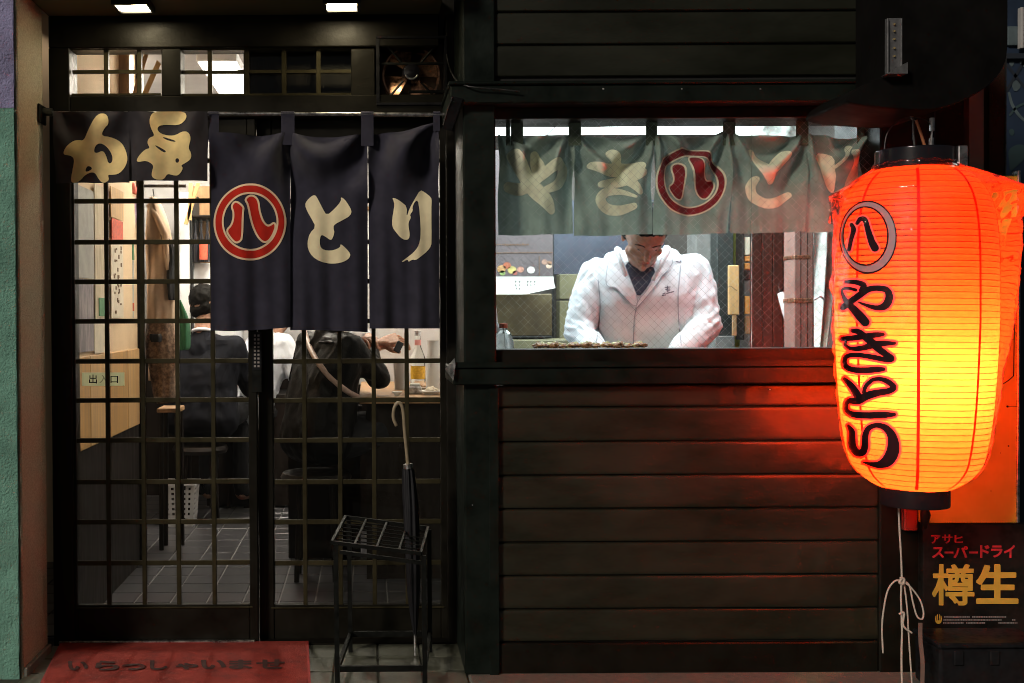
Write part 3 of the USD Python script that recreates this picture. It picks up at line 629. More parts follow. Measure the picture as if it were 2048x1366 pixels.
obj('lettering', flip(decal(D.simplify(.25), on_cloth(GY, gf[3]), 4)), 'faded_cream', ng, True)
R = unary_union([poly(Tr([(1040,403),(1110,420),(1170,470),(1172,600),(1197,700),(1182,850),(1130,857),(1070,800),(1013,660),(1030,580),(1045,500)]), n=1), stroke(Tr([(1175, 580), (1260, 470), (1370, 345)]), np.array([30, 28, 40]) / q), poly(Tr([(1303,460),(1390,362),(1477,460),(1467,660),(1442,900),(1380,1000),(1250,1062),(1093,1055),(1150,1010),(1260,960),(1330,860),(1318,640)]), n=1)])
obj('lettering', flip(decal(R.simplify(.25), on_cloth(GY, gf[4]), 4)), 'faded_cream', ng, True)
# ================================================================== dining room seen through the doors
pm('plaster_warm', (.74, .54, .34), .85, var=(5, .10), bump=(60, .001))
pm('plaster_gray', (.42, .41, .41), .85, var=(5, .12))
pm('white_panel', (.74, .75, .78), .5, var=(8, .06))
pm('ceiling_board', (.50, .47, .45), .9, var=(4, .1))
pm('pine_board', (.50, .28, .10), .5, var=(7, .28), stretch=(6, 6, .35), bump=(40, .0006))
pm('pine_board_pale', (.58, .35, .15), .5, var=(7, .25), stretch=(6, 6, .35), bump=(40, .0006))
pm('dark_wood', (.012, .008, .006), .5, spec=.2, var=(9, .4), stretch=(3, 3, .5), bump=(60, .0008))
pm('mid_wood', (.30, .17, .08), .5, var=(9, .3), stretch=(3, 3, .5), bump=(60, .0006))
pm('white_plastic', (.62, .62, .64), .4, var=(20, .06))
pm('white_porcelain', (.82, .82, .80), .15)
pm('paper_cream', (.72, .62, .48), .8, var=(22, .12)); pm('paper_white', (.50, .50, .46), .8, var=(12, .06))
pm('paper_gray', (.42, .40, .36), .8, var=(15, .22)); pm('paper_red', (.62, .10, .05), .7, var=(70, .35)); pm('paper_green', (.10, .26, .12), .7, var=(40, .3))
pm('iris_print', (.26, .22, .24), .8, var=(26, .45), stretch=(1, 2.5, .5), tint=(.50, .44, .40))
pm('bark_print', (.62, .50, .34), .8, var=(22, .28), stretch=(1, 2, .4), tint=(.75, .66, .50))
pm('purple_bundle', (.24, .14, .24), .6, var=(40, .5), stretch=(2, 2, .3), tint=(.6, .5, .52))
lw = thing('dining_wall', 'warm plaster side wall of the dining room with pine boards below', 'wall')
LX = -1.10
obj('plaster', box(-1.16, LX, .12, 1.25, .92, 2.62), 'plaster_warm', lw)
obj('skirting', box(-1.16, LX + .004, .12, 1.25, 0, .668), 'dark_wood', lw)
yy_ = [.13, .315, .645, .985, 1.235]
for k in range(4):
    obj('pine_plank', box(-1.16, LX + .012, yy_[k] + .003, yy_[k + 1] - .003, .672, 1.028, .003), 'pine_board_pale' if k % 2 else 'pine_board', lw)
obj('post', box(-1.16, -1.078, 1.251, 1.33, 0, 2.62, .004), 'dark_wood', lw)
def lwall(px0, px1, py0, py1, t=.003, off=.012):
    """box on the side wall between two pixel columns; rows measured at the middle column"""
    a, b = WP(px0, py0, 0, LX + off), WP(px1, py0, 0, LX + off)
    pm_ = (px0 + px1) / 2; c, d = WP(pm_, py0, 0, LX + off), WP(pm_, py1, 0, LX + off)
    return box(LX + off - t, LX + off, min(a[1], b[1]), max(a[1], b[1]), d[2], c[2])
for (a, b, c, d, mat, nm, lab, cat) in ((151, 187, 375, 556, 'paper_gray', 'wall_poster', 'plain grey faded poster high on the dining wall above the iris print', 'poster'),
        (151, 187, 558, 704, 'iris_print', 'wall_print', 'grey and purple iris flower print low on the dining wall', 'poster'),
        (189, 212, 372, 640, 'bark_print', 'wall_scroll', 'long cream scroll print with brown marks next to the grey poster', 'scroll'),
        (189, 211, 644, 706, 'paper_cream', 'paper_notice', 'small pale notice pinned below the long cream scroll', 'notice'),
        (222, 247, 378, 438, 'pine_board_pale', 'paper_notice', 'yellow wooden plate above the orange-red notice on the dining wall', 'notice'),
        (224, 246, 440, 482, 'paper_red', 'paper_notice', 'orange-red paper notice with dense writing on the dining wall', 'notice'),
        (222, 246, 486, 636, 'paper_cream', 'paper_notice', 'tall cream notice with brown writing under the orange-red one', 'notice')):
    obj(nm, lwall(a, b, c, d), mat, None, label=lab, cat=cat)
gc = obj('green_card', lwall(199, 212, 596, 632, .003, .016), 'paper_green', None, label='small green leaf card stuck over the long cream scroll', cat='card')
# writing strokes on notices
ms_ = []
for k in range(26):
    y0 = rng.uniform(0, 1); px = rng.uniform(226, 243); py = rng.uniform(492, 628)
    ms_.append(lwall(px, px + 2, py, py + rng.uniform(3, 9), .0015, .0136))
pm('ink_brown', (.16, .08, .03), .7)
obj('notice_writing', ms_, 'ink_brown', None, label='brown brush marks written down the tall cream notice', cat='writing', kind='stuff')
# floor, walls, ceiling
ifl = struct('dining_floor', box(-1.6, .44, .06, 3.3, -.05, .0), 'floor_grout')
for i in range(-3, 10):
    for j in range(20):
        x0 = -1.10 + i * .1485 - .02; y0 = .07 + j * .157
        obj('floor_tile', box(x0, x0 + .143, y0, y0 + .1525, -.004, .006 + rng.uniform(-.0008, .0008), .002), 'floor_tile', ifl)
bw = thing('dining_back_wall', 'grey plaster back wall of the dining room', 'wall')
obj('plaster', box(-1.7, .44, 3.3, 3.4, 0, 2.7), 'plaster_gray', bw); obj('side_return', box(-1.70, -1.60, 1.37, 3.3, 0, 2.7), 'plaster_gray', bw)
obj('side_wainscot', box(-1.5995, -1.58, 1.372, 3.268, .006, .95), 'dark_wood', bw); obj('wainscot', box(-1.59, .42, 3.27, 3.2995, .006, .95), 'dark_wood', bw); obj('side_infill', box(-1.60, -1.155, 1.30, 1.36, 0, 2.7), 'plaster_warm', bw)
pt = thing('partition_wall', 'plain partition wall between the dining room and the kitchen', 'wall')
obj('core', box(.42, .455, .10, 3.3, 0, 2.7), 'white_panel', pt)
cg_ = thing('dining_ceiling', 'pale ceiling boards over the dining room', 'ceiling')
obj('board', box(-1.7, .44, .10, 3.4, 2.62, 2.7), 'ceiling_board', cg_)
tb = thing('transom_board', 'dark board closing the right half of the transom behind its panes', 'board')
obj('board', box(WX(493, .1), WX(764, .1), .06, .082, 1.86, 2.25), 'dark_wood', tb)
def fixture(name, label, x0, x1, y0, y1, z, mat, n=2):
    f = thing(name, label, 'ceiling lamp')
    obj('tray', [box(x0 - .03, x1 + .03, y0 - .03, y1 + .03, z + .03, z + .08, .006), box(-.01 + (x0 + x1) / 2, .01 + (x0 + x1) / 2, (y0 + y1) / 2 - .01, (y0 + y1) / 2 + .01, z + .08, 2.62)], 'white_panel', f)
    for k in range(n):
        if x1 - x0 < y1 - y0:
            xx = x0 + (k + .5) * (x1 - x0) / n; obj('tube', rod((xx, y0, z + .014), (xx, y1, z + .014), .016, 12), mat, f, 40)
        else:
            yv = y0 + (k + .5) * (y1 - y0) / n; obj('tube', rod((x0, yv, z + .014), (x1, yv, z + .014), .016, 12), mat, f, 40)
    return f
fixture('tube_lamp', 'glaring fluorescent lamp seen through the transom left of its dark half', WX(432, 1.9), WX(486, 1.9), 1.5, 2.7, 2.40, 'tube_white')
fixture('tube_lamp', 'fluorescent lamp over the dining counter behind the exhaust fan', -.02, .18, 1.3, 2.3, 2.35, 'tube_warm')
# things seen through the transom
hb = thing('roof_post', 'rough tan post and sloping braces seen through the left transom sash', 'post')
obj('post', box(WX(240, .9), WX(262, .9), .9, 1.0, 1.9, 2.62, .006), 'mid_wood', hb)
obj('brace', hullm([W(280, 196, .8), W(292, 196, .8), W(322, 128, .8), W(314, 120, .8), W(280, 196, .85), W(292, 196, .85), W(322, 128, .85), W(314, 120, .85)]), 'pine_board_pale', hb)
obj('brace', hullm([W(262, 196, .9), W(270, 196, .9), W(300, 100, .9), W(290, 100, .9), W(262, 196, .94), W(270, 196, .94), W(300, 100, .94), W(290, 100, .94)]), 'mid_wood', hb)
def ib(px0, px1, py0, py1, y, dep, b=.003): return pbox(px0, px1, py0, py1, y, y + dep, b)
# hanging coats and the cabinet behind
pm('coat_beige', (.55, .39, .27), .9, var=(12, .2), bump=(300, .001)); pm('coat_pattern', (.20, .12, .075), .95, var=(55, .65), bump=(160, .003), tint=(.42, .28, .18))
pm('cloth_green', (.02, .11, .045), .9, var=(20, .3)); pm('cloth_black', (.010, .010, .012), .85, var=(20, .4)); pm('suit_navy', (.0055, .006, .0095), .85, spec=.15, var=(18, .3), bump=(500, .0006))
pm('shirt_white', (.70, .72, .78), .85, var=(14, .08), bump=(500, .0005)); pm('jacket_black', (.0040, .0037, .0034), .5, spec=.12, var=(16, .4), bump=(120, .0015)); pm('strap_leather', (.42, .28, .22), .5, var=(60, .25))
def hanging(rows, y, dep, seed, amp=.012, nx=40, n=6):
    """closed garment: rows (py, left px, right px); elliptical sections with vertical folds"""
    C = curve(np.array(rows, float), n); V = []; S = nx
    for py, a, b in C:
        pa, pb = W(a, py, y), W(b, py, y); c = (pa + pb) / 2; rx = abs(pb[0] - pa[0]) / 2
        for k in range(S):
            t = 2 * math.pi * k / S
            f = 1 + .10 * math.sin(5 * t + seed + 1.5 * (py / 60.0)) + .07 * math.sin(9 * t - seed)
            V.append((c[0] + rx * math.cos(t) * (1 + .02 * math.sin(7 * t + py * .03)), y + dep * math.sin(t) * f + amp * math.sin(py * .045 + 2 * t + seed), c[2]))
    m = len(C); V = np.array(V); F = []
    for i in range(m - 1):
        for k in range(S):
            l = (k + 1) % S; F += [[i * S + k, (i + 1) * S + k, (i + 1) * S + l], [i * S + k, (i + 1) * S + l, i * S + l]]
    V = np.vstack([V, V[:S].mean(0), V[-S:].mean(0)])
    for k in range(S):
        l = (k + 1) % S; F += [[m * S, k, l], [m * S + 1, (m - 1) * S + l, (m - 1) * S + k]]
    return V, np.array(F)
hk = thing('coat_rail', 'thin rail with hooks that carries the hanging coats in the dining room', 'rail')
obj('rail', rod(W(240, 372, 1.42), W(372, 372, 1.42), .008), 'steel_dark', hk)
co = thing('coat', 'long beige coat hanging beside the dining wall, dark lining showing at its chest', 'coat')
obj('body', hanging([(396, 300, 314), (420, 294, 326), (470, 292, 342), (520, 293, 346), (600, 294, 349), (680, 295, 353), (760, 298, 352)], 1.46, .07, 1.0), 'coat_beige', co, True)
obj('lining', hanging([(470, 322, 334), (500, 328, 352), (550, 332, 352), (600, 338, 353)], 1.42, .035, 2.0), 'cloth_black', co, True)
obj('collar', tube([W(296, 410, 1.40), W(312, 432, 1.385), W(330, 470, 1.385), W(336, 540, 1.38)], [.012, .016, .018, .01], 8), 'coat_beige', co, True)
obj('hanger', tube([W(302, 400, 1.43), W(308, 392, 1.43), W(306, 378, 1.43)], .003, 6), 'steel_dark', co)
c2 = thing('coat', 'mottled brown fur-trimmed coat hanging low under the beige coat', 'coat')
obj('body', hanging([(640, 292, 345), (690, 290, 350), (740, 300, 352), (790, 306, 350), (806, 312, 346)], 1.36, .05, 3.0), 'coat_pattern', c2, True)
obj('pocket_flap', hanging([(668, 300, 322), (676, 299, 324), (684, 302, 322)], 1.30, .02, 1.0), 'cloth_black', c2, True)
c3 = thing('coat', 'dark green garment hanging behind the man in the navy suit', 'coat')
obj('body', hanging([(600, 348, 362), (640, 352, 378), (690, 356, 380), (700, 358, 376)], 1.62, .03, 2.0), 'cloth_green', c3, True)
bn = thing('paper_bundle', 'bundle of purple leaflets hanging at the end of the dining wall', 'leaflets')
obj('sheets', hanging([(372, 250, 268), (420, 248, 272), (470, 250, 270), (512, 252, 266)], 1.22, .02, 1.0), 'purple_bundle', bn, True)
obj('pink_cover', hanging([(366, 250, 270), (378, 249, 273), (388, 252, 271)], 1.19, .02, 2.0), 'paper_red', bn, True)
rl = thing('paper_roll', 'white paper roll with a red band hanging beside the beige coat', 'roll')
a, b = W(259, 520, 1.16), W(259, 636, 1.16); c = W(259, 606, 1.16); d = W(259, 622, 1.16)
obj('roll', rod(a, b, .021, 16), 'paper_white', rl, 30); obj('band', rod(c, d, .0216, 16), 'paper_red', rl, 30)
obj('olive_cap', rod(W(258, 488, 1.16), a, .023, 16), 'paper_green', rl, 30)
cb = thing('back_cabinet', 'white cabinet at the back of the dining room behind the suited man', 'cabinet')
obj('carcass', ib(385, 470, 526, 700, 2.75, .4), 'white_panel', cb); obj('side_panel', ib(359, 380, 384, 700, 2.70, .4), 'white_panel', cb)
obj('edge', ib(381, 384, 384, 700, 2.69, .4), 'dark_void', cb); obj('shelf', ib(372, 440, 430, 434, 2.7, .35), 'dark_wood', cb); obj('upper_back', ib(384, 470, 372, 526, 3.0, .05), 'mid_wood', cb)
for k, (px, w_) in enumerate(((391, 9), (403, 9), (415, 9))):
    bt = thing('sake_bottle', ('dark bottle at the left end of the row on the back cabinet', 'dark bottle in the middle of the row on the back cabinet', 'dark bottle at the right end of the row on the back cabinet')[k], 'bottle', 'bottles on the back cabinet')
    q = W(px, 524, 2.72); obj('glass', lathe([(0, 0), (.017, 0), (.018, .01), (.018, .13), (.008, .18), (.007, .235), (0, .235)], 16, q), 'black_lacquer', bt, 30)
    obj('cap', lathe([(0, .236), (.0085, .236), (.0085, .255), (0, .255)], 12, q), 'blackened_iron', bt)
rc = thing('red_cup', 'red cylindrical cup in front of the dark bottles on the back cabinet', 'cup')
q = W(407, 519, 2.66); obj('body', lathe([(0, 0), (.024, 0), (.026, .095), (.023, .095), (.021, .01), (0, .01)], 20, q), 'paper_red', rc, 30)
obj('lid', lathe([(0, .096), (.027, .096), (.027, .104), (0, .106)], 20, q), 'black_lacquer', rc)
sb = thing('leaning_slats', 'two pale wooden slats leaning above the back cabinet', 'slat')
for (a_, b_, w_) in (((371, 448), (396, 366), 7), ((378, 440), (381, 366), 7)):
    P = [W(a_[0] - w_ / 2, a_[1], 2.5), W(a_[0] + w_ / 2, a_[1], 2.5), W(b_[0] - w_ / 2, b_[1], 2.5), W(b_[0] + w_ / 2, b_[1], 2.5)]
    obj('slat', hullm(P + [p_ + np.array([0, .03, 0]) for p_ in P]), 'pine_board_pale', sb)
# stool under the brown coat
stl = thing('wooden_stool', 'small wooden stool beside the hanging coats, only its seat edge lit', 'stool')
q = W(338, 822, 1.5)
obj('seat', box(q[0] - .065, q[0] + .045, 1.52, 1.70, q[2] - .012, q[2] + .012, .004), 'mid_wood', stl)
for sx in (-.052, .032):
    for sy in (1.55, 1.67): obj('leg', rod((q[0] + sx, sy, .006), (q[0] + sx * .9, sy, q[2] - .012), .012), 'dark_wood', stl)
bnp = thing('added_dark_panel', 'dark panel added behind the right sliding door to hide and darken the floor', 'partition')
obj('panel', box(-.40, -.05, 1.35, 1.38, .006, .72, .004), 'dark_wood', bnp); obj('cap_rail', box(-.41, -.04, 1.34, 1.39, .7205, .745, .004), 'dark_wood', bnp)  # invented panel, blocks light and the view of the floor behind
# low bench/table dark mass behind the suited man
tbl = thing('dining_table', 'dark low dining table behind the white basket', 'table')
obj('top', box(-1.0, -.38, 2.75, 3.2, .66, .70, .004), 'dark_wood', tbl); obj('front_board', box(-1.0, -.38, 2.76, 2.78, .02, .6595), 'dark_wood', tbl)
for sx in (-.97, -.41):
    for sy in (2.81, 3.17): obj('leg', box(sx - .02, sx + .02, sy - .02, sy + .02, .006, .66), 'dark_wood', tbl)
# perforated basket
bs = thing('basket', 'white plastic basket with square holes on the dining room floor', 'basket')
q = WP(357, 1054, 2, .006); by = q[1] + .09
wt, wb_, hb_ = .092, .076, .235
x_c = q[0]
ft = []
def side(n, origin, du, taper):
    pass
def bsec(z):
    t = z / hb_; return wb_ + (wt - wb_) * t
bm = []
nc, nr = 5, 6
for sidx in range(4):
    ang = sidx * math.pi / 2; ca, sa = math.cos(ang), math.sin(ang)
    def pt_(u, z):                      # u in -1..1 along the side
        h_ = bsec(z); x, y_ = u * h_, -h_
        return np.array([x_c + ca * x - sa * y_, by + sa * x + ca * y_, z + .006])
    cols = np.linspace(-1, 1, nc * 2 + 2); zs = np.linspace(.035, .205, nr * 2 + 1)
    rows_ = [0, *zs, hb_]
    for j in range(len(rows_) - 1):
        solid = (j % 2 == 0)
        for i in range(len(cols) - 1):
            if solid or i % 2 == 0:
                bm.append((np.array([pt_(cols[i], rows_[j]), pt_(cols[i + 1], rows_[j]), pt_(cols[i + 1], rows_[j + 1]), pt_(cols[i], rows_[j + 1])]), np.array([[0, 1, 2], [0, 2, 3]])))
obj('wall', bm, 'white_plastic', bs)
h_ = wt
obj('rim', [box(x_c - h_ - .006, x_c + h_ + .006, by - h_ - .006, by - h_ + .004, hb_, hb_ + .014, .002), box(x_c - h_ - .006, x_c + h_ + .006, by + h_ - .004, by + h_ + .006, hb_, hb_ + .014, .002), box(x_c - h_ - .006, x_c - h_ + .004, by - h_ + .004, by + h_ - .004, hb_, hb_ + .014), box(x_c + h_ - .004, x_c + h_ + .006, by - h_ + .004, by + h_ - .004, hb_, hb_ + .014)], 'white_plastic', bs)
obj('bottom', box(x_c - wb_, x_c + wb_, by - wb_, by + wb_, .007, .012), 'white_plastic', bs)
pb_ = thing('paper_box', 'small tan box on the floor right of the white basket', 'box')
q = WP(488, 1022, 2, .03); obj('carton', box(q[0] - .025, q[0] + .035, q[1] + .25, q[1] + .33, .02, .13, .003), 'paper_cream', pb_); obj('base', box(q[0] - .03, q[0] + .04, q[1] + .24, q[1] + .34, .006, .0195), 'dark_wood', pb_)
# counter and tableware at the right door
ct = thing('dining_counter', 'dining counter with tableware seen under the right end of the navy noren', 'counter')
obj('top', box(-.05, .418, .86, 2.0, .79, .82, .004), 'mid_wood', ct); obj('front', box(-.02, .418, .92, .95, .006, .79), 'dark_wood', ct); obj('side', box(-.02, .01, .95, 1.98, .006, .79), 'dark_wood', ct)
wp = thing('white_screen', 'bright white wall panel behind the dining counter', 'panel')
obj('panel', box(-.30, .418, 2.05, 2.09, .80, 1.75, .004), 'white_panel', wp); obj('base', box(-.30, .418, 2.05, 2.09, .006, .7995, .004), 'dark_wood', wp); obj('cap', box(-.31, .418, 2.04, 2.10, 1.7505, 1.77), 'mid_wood', wp)
CZ = .82
def on_counter(px, y): return np.array([WX(px, y, 740), y, CZ + .0005])
MAT['bottle_glass'] = usdkit.material(stage, '/World/Looks/bottle_glass', {'p': ('principled_bsdf', {'base_color': (.93, .96, .93), 'roughness': .05, 'transmission_weight': 1.0, 'ior': 1.45})}, [], surface='p.BSDF')
pm('label_yellow', (.70, .42, .03), .5, var=(90, .25)); pm('label_pink', (.75, .32, .30), .5)
bo = thing('liquor_bottle', 'clear bottle with a yellow label on the dining counter', 'bottle')
q = on_counter(836, 1.45); obj('glass', lathe([(0, 0), (.034, 0), (.036, .006), (.036, .15), (.015, .205), (.014, .255), (0, .255)], 24, q), 'bottle_glass', bo, 30)
obj('label', lathe([(.0364, .045), (.0366, .046), (.0366, .105), (.0364, .106)], 24, q), 'label_yellow', bo, 30); obj('neck_label', lathe([(.0155, .21), (.0158, .211), (.0158, .235), (.0155, .236)], 16, q), 'label_pink', bo, 30)
obj('cap', lathe([(.0, .256), (.016, .256), (.016, .28), (0, .28)], 16, q), 'steel', bo)
jg = thing('white_jug', 'tall white jug at the right end of the dining counter', 'jug')
q = on_counter(868, 1.2); obj('body', lathe([(0, 0), (.034, 0), (.038, .02), (.036, .12), (.030, .21), (.032, .24), (.028, .24), (.026, .2), (0, .02)], 24, q), 'white_porcelain', jg, 30)
obj('handle', tube([q + np.array([.034, 0, .18]), q + np.array([.07, 0, .17]), q + np.array([.07, 0, .09]), q + np.array([.036, 0, .06])], .006, 8), 'white_porcelain', jg, True)
gl_ = thing('water_glass', 'tall frosted glass on the dining counter left of the yellow-labelled bottle', 'glass')
pm('frosted', (.55, .55, .55), .35, extra={'transmission_weight': .5})
q = on_counter(800, 1.35); obj('body', lathe([(0, 0), (.026, 0), (.032, .13), (.029, .13), (.024, .01), (0, .01)], 24, q), 'frosted', gl_, 30); obj('base_ring', lathe([(.0, -.0003), (.0275, 0), (.0275, .006), (.0265, .006)], 24, q), 'frosted', gl_)
for k, (px, y_, r_, lab) in enumerate(((794, .95, .024, 'small white saucer near the front edge of the dining counter'), (862, 1.0, .055, 'white food dish in front of the white jug'), (842, 1.25, .05, 'white dish in front of the yellow-labelled bottle'))):
    ds = thing('dish', lab, 'dish'); q = on_counter(px, y_)
    obj('plate', lathe([(0, .003), (r_ * .5, 0), (r_ * .55, .004), (r_, .016), (r_ * .97, .018), (r_ * .5, .009), (0, .008)], 28, q), 'white_porcelain', ds, 40)
    if k: obj('food', wrinkle(trimesh.creation.icosphere(3, 1.0).apply_transform(np.diag([r_ * .55, r_ * .55, .016, 1])).apply_translation(q + np.array([0, 0, .018])), .02, 60, k), 'paper_cream' if k == 1 else 'mid_wood', ds, True)
nb = thing('napkin_box', 'grey napkin box on the dining counter below the yellow-labelled bottle', 'napkin box')
q = on_counter(832, 1.05); obj('case', box(q[0] - .035, q[0] + .025, 1.02, 1.10, CZ + .0005, CZ + .035, .004), 'steel', nb); obj('napkins', box(q[0] - .028, q[0] + .018, 1.03, 1.09, CZ + .0355, CZ + .047, .003), 'paper_white', nb)

# ================================================================== kitchen seen through the wide window
pm('kitchen_wall', (.16, .14, .125), .7, var=(6, .2)); pm('steel_blue', (.075, .085, .115), .40, metal=.4, var=(5, .3)); pm('olive_panel', (.17, .155, .085), .6, var=(8, .3)); pm('brown_hood', (.10, .072, .034), .38, metal=.3, var=(6, .45), tint=(.20, .16, .085))
pm('pink_board', (.13, .105, .108), .7, var=(5, .14)); pm('gray_column', (.17, .165, .155), .8, var=(30, .3)); pm('col_dark', (.03, .035, .033), .5, var=(12, .3)); pm('orange_box', (.62, .26, .06), .6, var=(40, .3)); pm('pink_post', (.24, .14, .115), .7, var=(14, .2)); pm('olive_strip', (.34, .36, .07), .6, var=(20, .2))
kw = thing('kitchen_wall', 'dim brownish back wall of the kitchen', 'wall')
obj('back', box(.455, 2.1, 1.75, 1.8, 0, 2.4), 'kitchen_wall', kw); obj('end', box(2.05, 2.1, -.2, 1.75, 0, 2.4), 'kitchen_wall', kw); obj('ceiling', box(.455, 2.1, -.18, 1.8, 2.3, 2.36), 'kitchen_wall', kw)
kf = struct('kitchen_floor', box(.45, 2.1, -.28, 1.8, -.05, .0), 'concrete')
kl = thing('kitchen_lamp', 'wide cool white luminous panel along the kitchen ceiling above the green noren, its unseen front end added to light the cook', 'ceiling lamp')
kx0, kx1 = .50, WX(1462, 1.2, 255)
obj('diffuser', box(kx0, kx1, -.04, 1.42, 2.052, 2.06), 'tube_cool', kl)  # front end extended unseen toward the window to light the cook
obj('tray', [box(kx0 - .02, kx1 + .02, -.06, 1.44, 2.061, 2.11, .004), box(1.0, 1.03, .8, .83, 2.11, 2.3)], 'white_panel', kl)
obj('divider', box(kx0 + .36, kx0 + .366, -.04, 1.42, 2.046, 2.0515), 'steel_dark', kl)
sh = thing('plastic_sheet', 'crumpled pale plastic sheet hanging high behind the right half of the green noren', 'plastic sheet')
pm('sheet_pale', (.62, .66, .62), .35, var=(12, .3), bump=(20, .01))
V, F = grid(lambda u, v: W(1466 + u * 128, 232 + v * (52 + 40 * u), .75), 40, 30); V[:, 1] += .07 * fbm(V, 14, 4, 3); V[:, 2] += .02 * fbm(V, 9, 8, 2)
obj('sheet', (V, F), 'sheet_pale', sh, 20)
mb = thing('menu_board', 'pinkish menu board with small food pictures behind the window at the left', 'menu board')
obj('board', ib(960, 1106, 300, 556, 1.10, .02), 'pink_board', mb)
for k, (px, py, r_) in enumerate(((1003, 538, 9), (1014, 531, 8), (1024, 540, 9), (1005, 546, 6), (1041, 539, 7), (1030, 546, 5), (1089, 524, 6), (1098, 532, 6), (1099, 526, 5), (1062, 540, 8))):
    pm(f'food_{k}', ((.45, .25, .10), (.40, .12, .06), (.55, .45, .16), (.22, .30, .10), (.45, .22, .16), (.35, .10, .08), (.40, .24, .18), (.55, .40, .30), (.30, .16, .10), (.7, .68, .62))[k], .6, var=(200, .5))
    obj('food_picture', decal(Polygon([(px + r_ * math.cos(t), py + r_ * .85 * math.sin(t)) for t in np.linspace(0, 6.2, 18)]), lambda a, b: W(a, b, 1.0985), 0), f'food_{k}', mb)
ml = []
for k in range(14): ml.append(ib(988 + k * 5 + rng.uniform(0, 2), 991 + k * 5 + rng.uniform(0, 2), 488 + rng.uniform(-1, 1), 490 + rng.uniform(0, 1.5), 1.0975, .002, 0))
obj('fine_print', ml, 'ink_brown', mb, kind='stuff')
obj('frame_line', [ib(985, 1105, 505, 506.2, 1.0975, .002, 0), ib(1078, 1079, 512, 552, 1.0975, .002, 0)], 'ink_brown', mb, kind='stuff')
ps = thing('price_sheet', 'curling white price sheet with lines of writing under the menu board', 'paper sheet')
def psf(u, v):
    px = 978 + u * 129; py = 553 + v * (36 - 14 * max(0, u - .55) * 2.0)
    p_ = W(px, py, 1.04); p_[1] -= .05 * v * v; return p_
V, F = grid(psf, 20, 8); obj('sheet', flip((V, F)), 'paper_white', ps, True)
tx = []
for row in range(3):
    for k in range(6):
        px = 1030 + k * 7.5 + (rng.uniform(-1, 1)); py = 562.5 + row * 7
        if k in (2,) or (row == 2 and k in (3,)): continue
        tx.append(decal(unary_union([Polygon([(px, py), (px + 4, py), (px + 4, py + 1), (px, py + 1)]), Polygon([(px + 1.5, py - 1.5), (px + 2.5, py - 1.5), (px + 2.5, py + 3), (px + 1.5, py + 3)])]), lambda a, b: W(a, b, 1.04 - .05 * ((b - 553) / 36) ** 2 - .004), 0))
obj('writing', tx, 'ink_black', ps, kind='stuff')
ho = thing('range_hood', 'brown stained metal cabinet under the price sheet', 'cabinet')
obj('face', ib(984, 1104, 588, 672, 1.16, .3), 'brown_hood', ho); obj('lip', ib(984, 1104, 672, 677, 1.14, .3), 'dark_void', ho); obj('worktop', ib(975, 1180, 680, 720, 1.0, .4), 'olive_panel', ho)
spn = thing('steel_panel', 'bluish steel splash panel behind the cook', 'panel')
obj('sheet', ib(1104, 1330, 400, 549, 1.55, .02), 'steel_blue', spn); obj('edge', ib(1104, 1108, 400, 700, 1.53, .02), 'steel_dark', spn)
oc = thing('olive_cupboard', 'olive cupboard below the bluish steel panel left of the cook', 'cupboard')
obj('door', ib(1119, 1330, 548, 598, 1.45, .1), 'olive_panel', oc); obj('door', ib(1119, 1330, 601, 720, 1.45, .1), 'olive_panel', oc)
clm = thing('kitchen_column', 'grey roughcast column behind the right shoulder of the cook', 'column')
obj('shaft', ib(1392, 1433, 300, 720, 1.2, .15), 'gray_column', clm); obj('conduit', rod(W(1437, 300, 1.15), W(1437, 720, 1.15), .004), 'steel', clm); obj('clip', ib(1432, 1442, 521, 526, 1.14, .01), 'steel', clm)
dc = thing('dark_post', 'dark square post right of the grey kitchen column', 'post')
obj('shaft', ib(1434, 1467, 300, 720, 1.1, .1), 'col_dark', dc); obj('foot', ib(1430, 1470, 672, 720, 1.08, .14), 'gray_column', dc)
os_ = obj('wall_strip', ib(1467, 1480, 300, 700, 1.2, .01), 'olive_strip', None, label='yellow-green strip of wall paper between the dark post and the white pipe', cat='wall strip')
pad = thing('wood_paddle', 'pale wooden paddle hanging on the dark post', 'paddle')
obj('blade', ib(1457, 1479, 530, 630, 1.0, .015, .004), 'pine_board_pale', pad); obj('handle', ib(1465, 1474, 630, 672, 1.002, .012, .003), 'mid_wood', pad); obj('cord', tube([W(1452, 576, .99), W(1462, 572, .985), W(1474, 582, .99)], .0012, 6), 'ink_black', pad)
wpp = thing('white_pipe', 'thin white vertical pipe beside the wooden paddle', 'pipe')
obj('pipe', rod(W(1482.5, 300, 1.05), W(1482.5, 680, 1.05), .0075, 12), 'white_plastic', wpp, 30)
for py in (508, 566, 628): obj('clip', ib(1478, 1487, py, py + 3, 1.03, .012, .001), 'steel_dark', wpp)
ob = thing('stacked_boxes', 'orange and tan boxes stacked on a dark shelf right of the white pipe', 'boxes')
for a_, b_, m_ in ((474, 510, 'paper_cream'), (512, 523, 'orange_box'), (526, 539, 'orange_box'), (592, 628, 'orange_box'), (632, 668, 'mid_wood')): obj('box', ib(1490, 1503, a_, b_, 1.0, .1), m_, ob)
obj('shelf', ib(1486, 1508, 540, 560, .99, .12), 'dark_wood', ob); obj('frame', ib(1486, 1489, 440, 680, .99, .1), 'dark_wood', ob)
db = thing('dark_door', 'dark brown board door in the right part of the kitchen', 'door')
pm('board_brown', (.026, .016, .012), .6, spec=.2, var=(8, .4), stretch=(4, 4, .5))
for k in range(4): obj('board', ib(1504 + k * 21, 1524.4 + k * 21, 300, 720, .95, .03), 'board_brown', db)
lt = thing('white_towel', 'white rolled towel hanging on the dark brown door', 'towel')
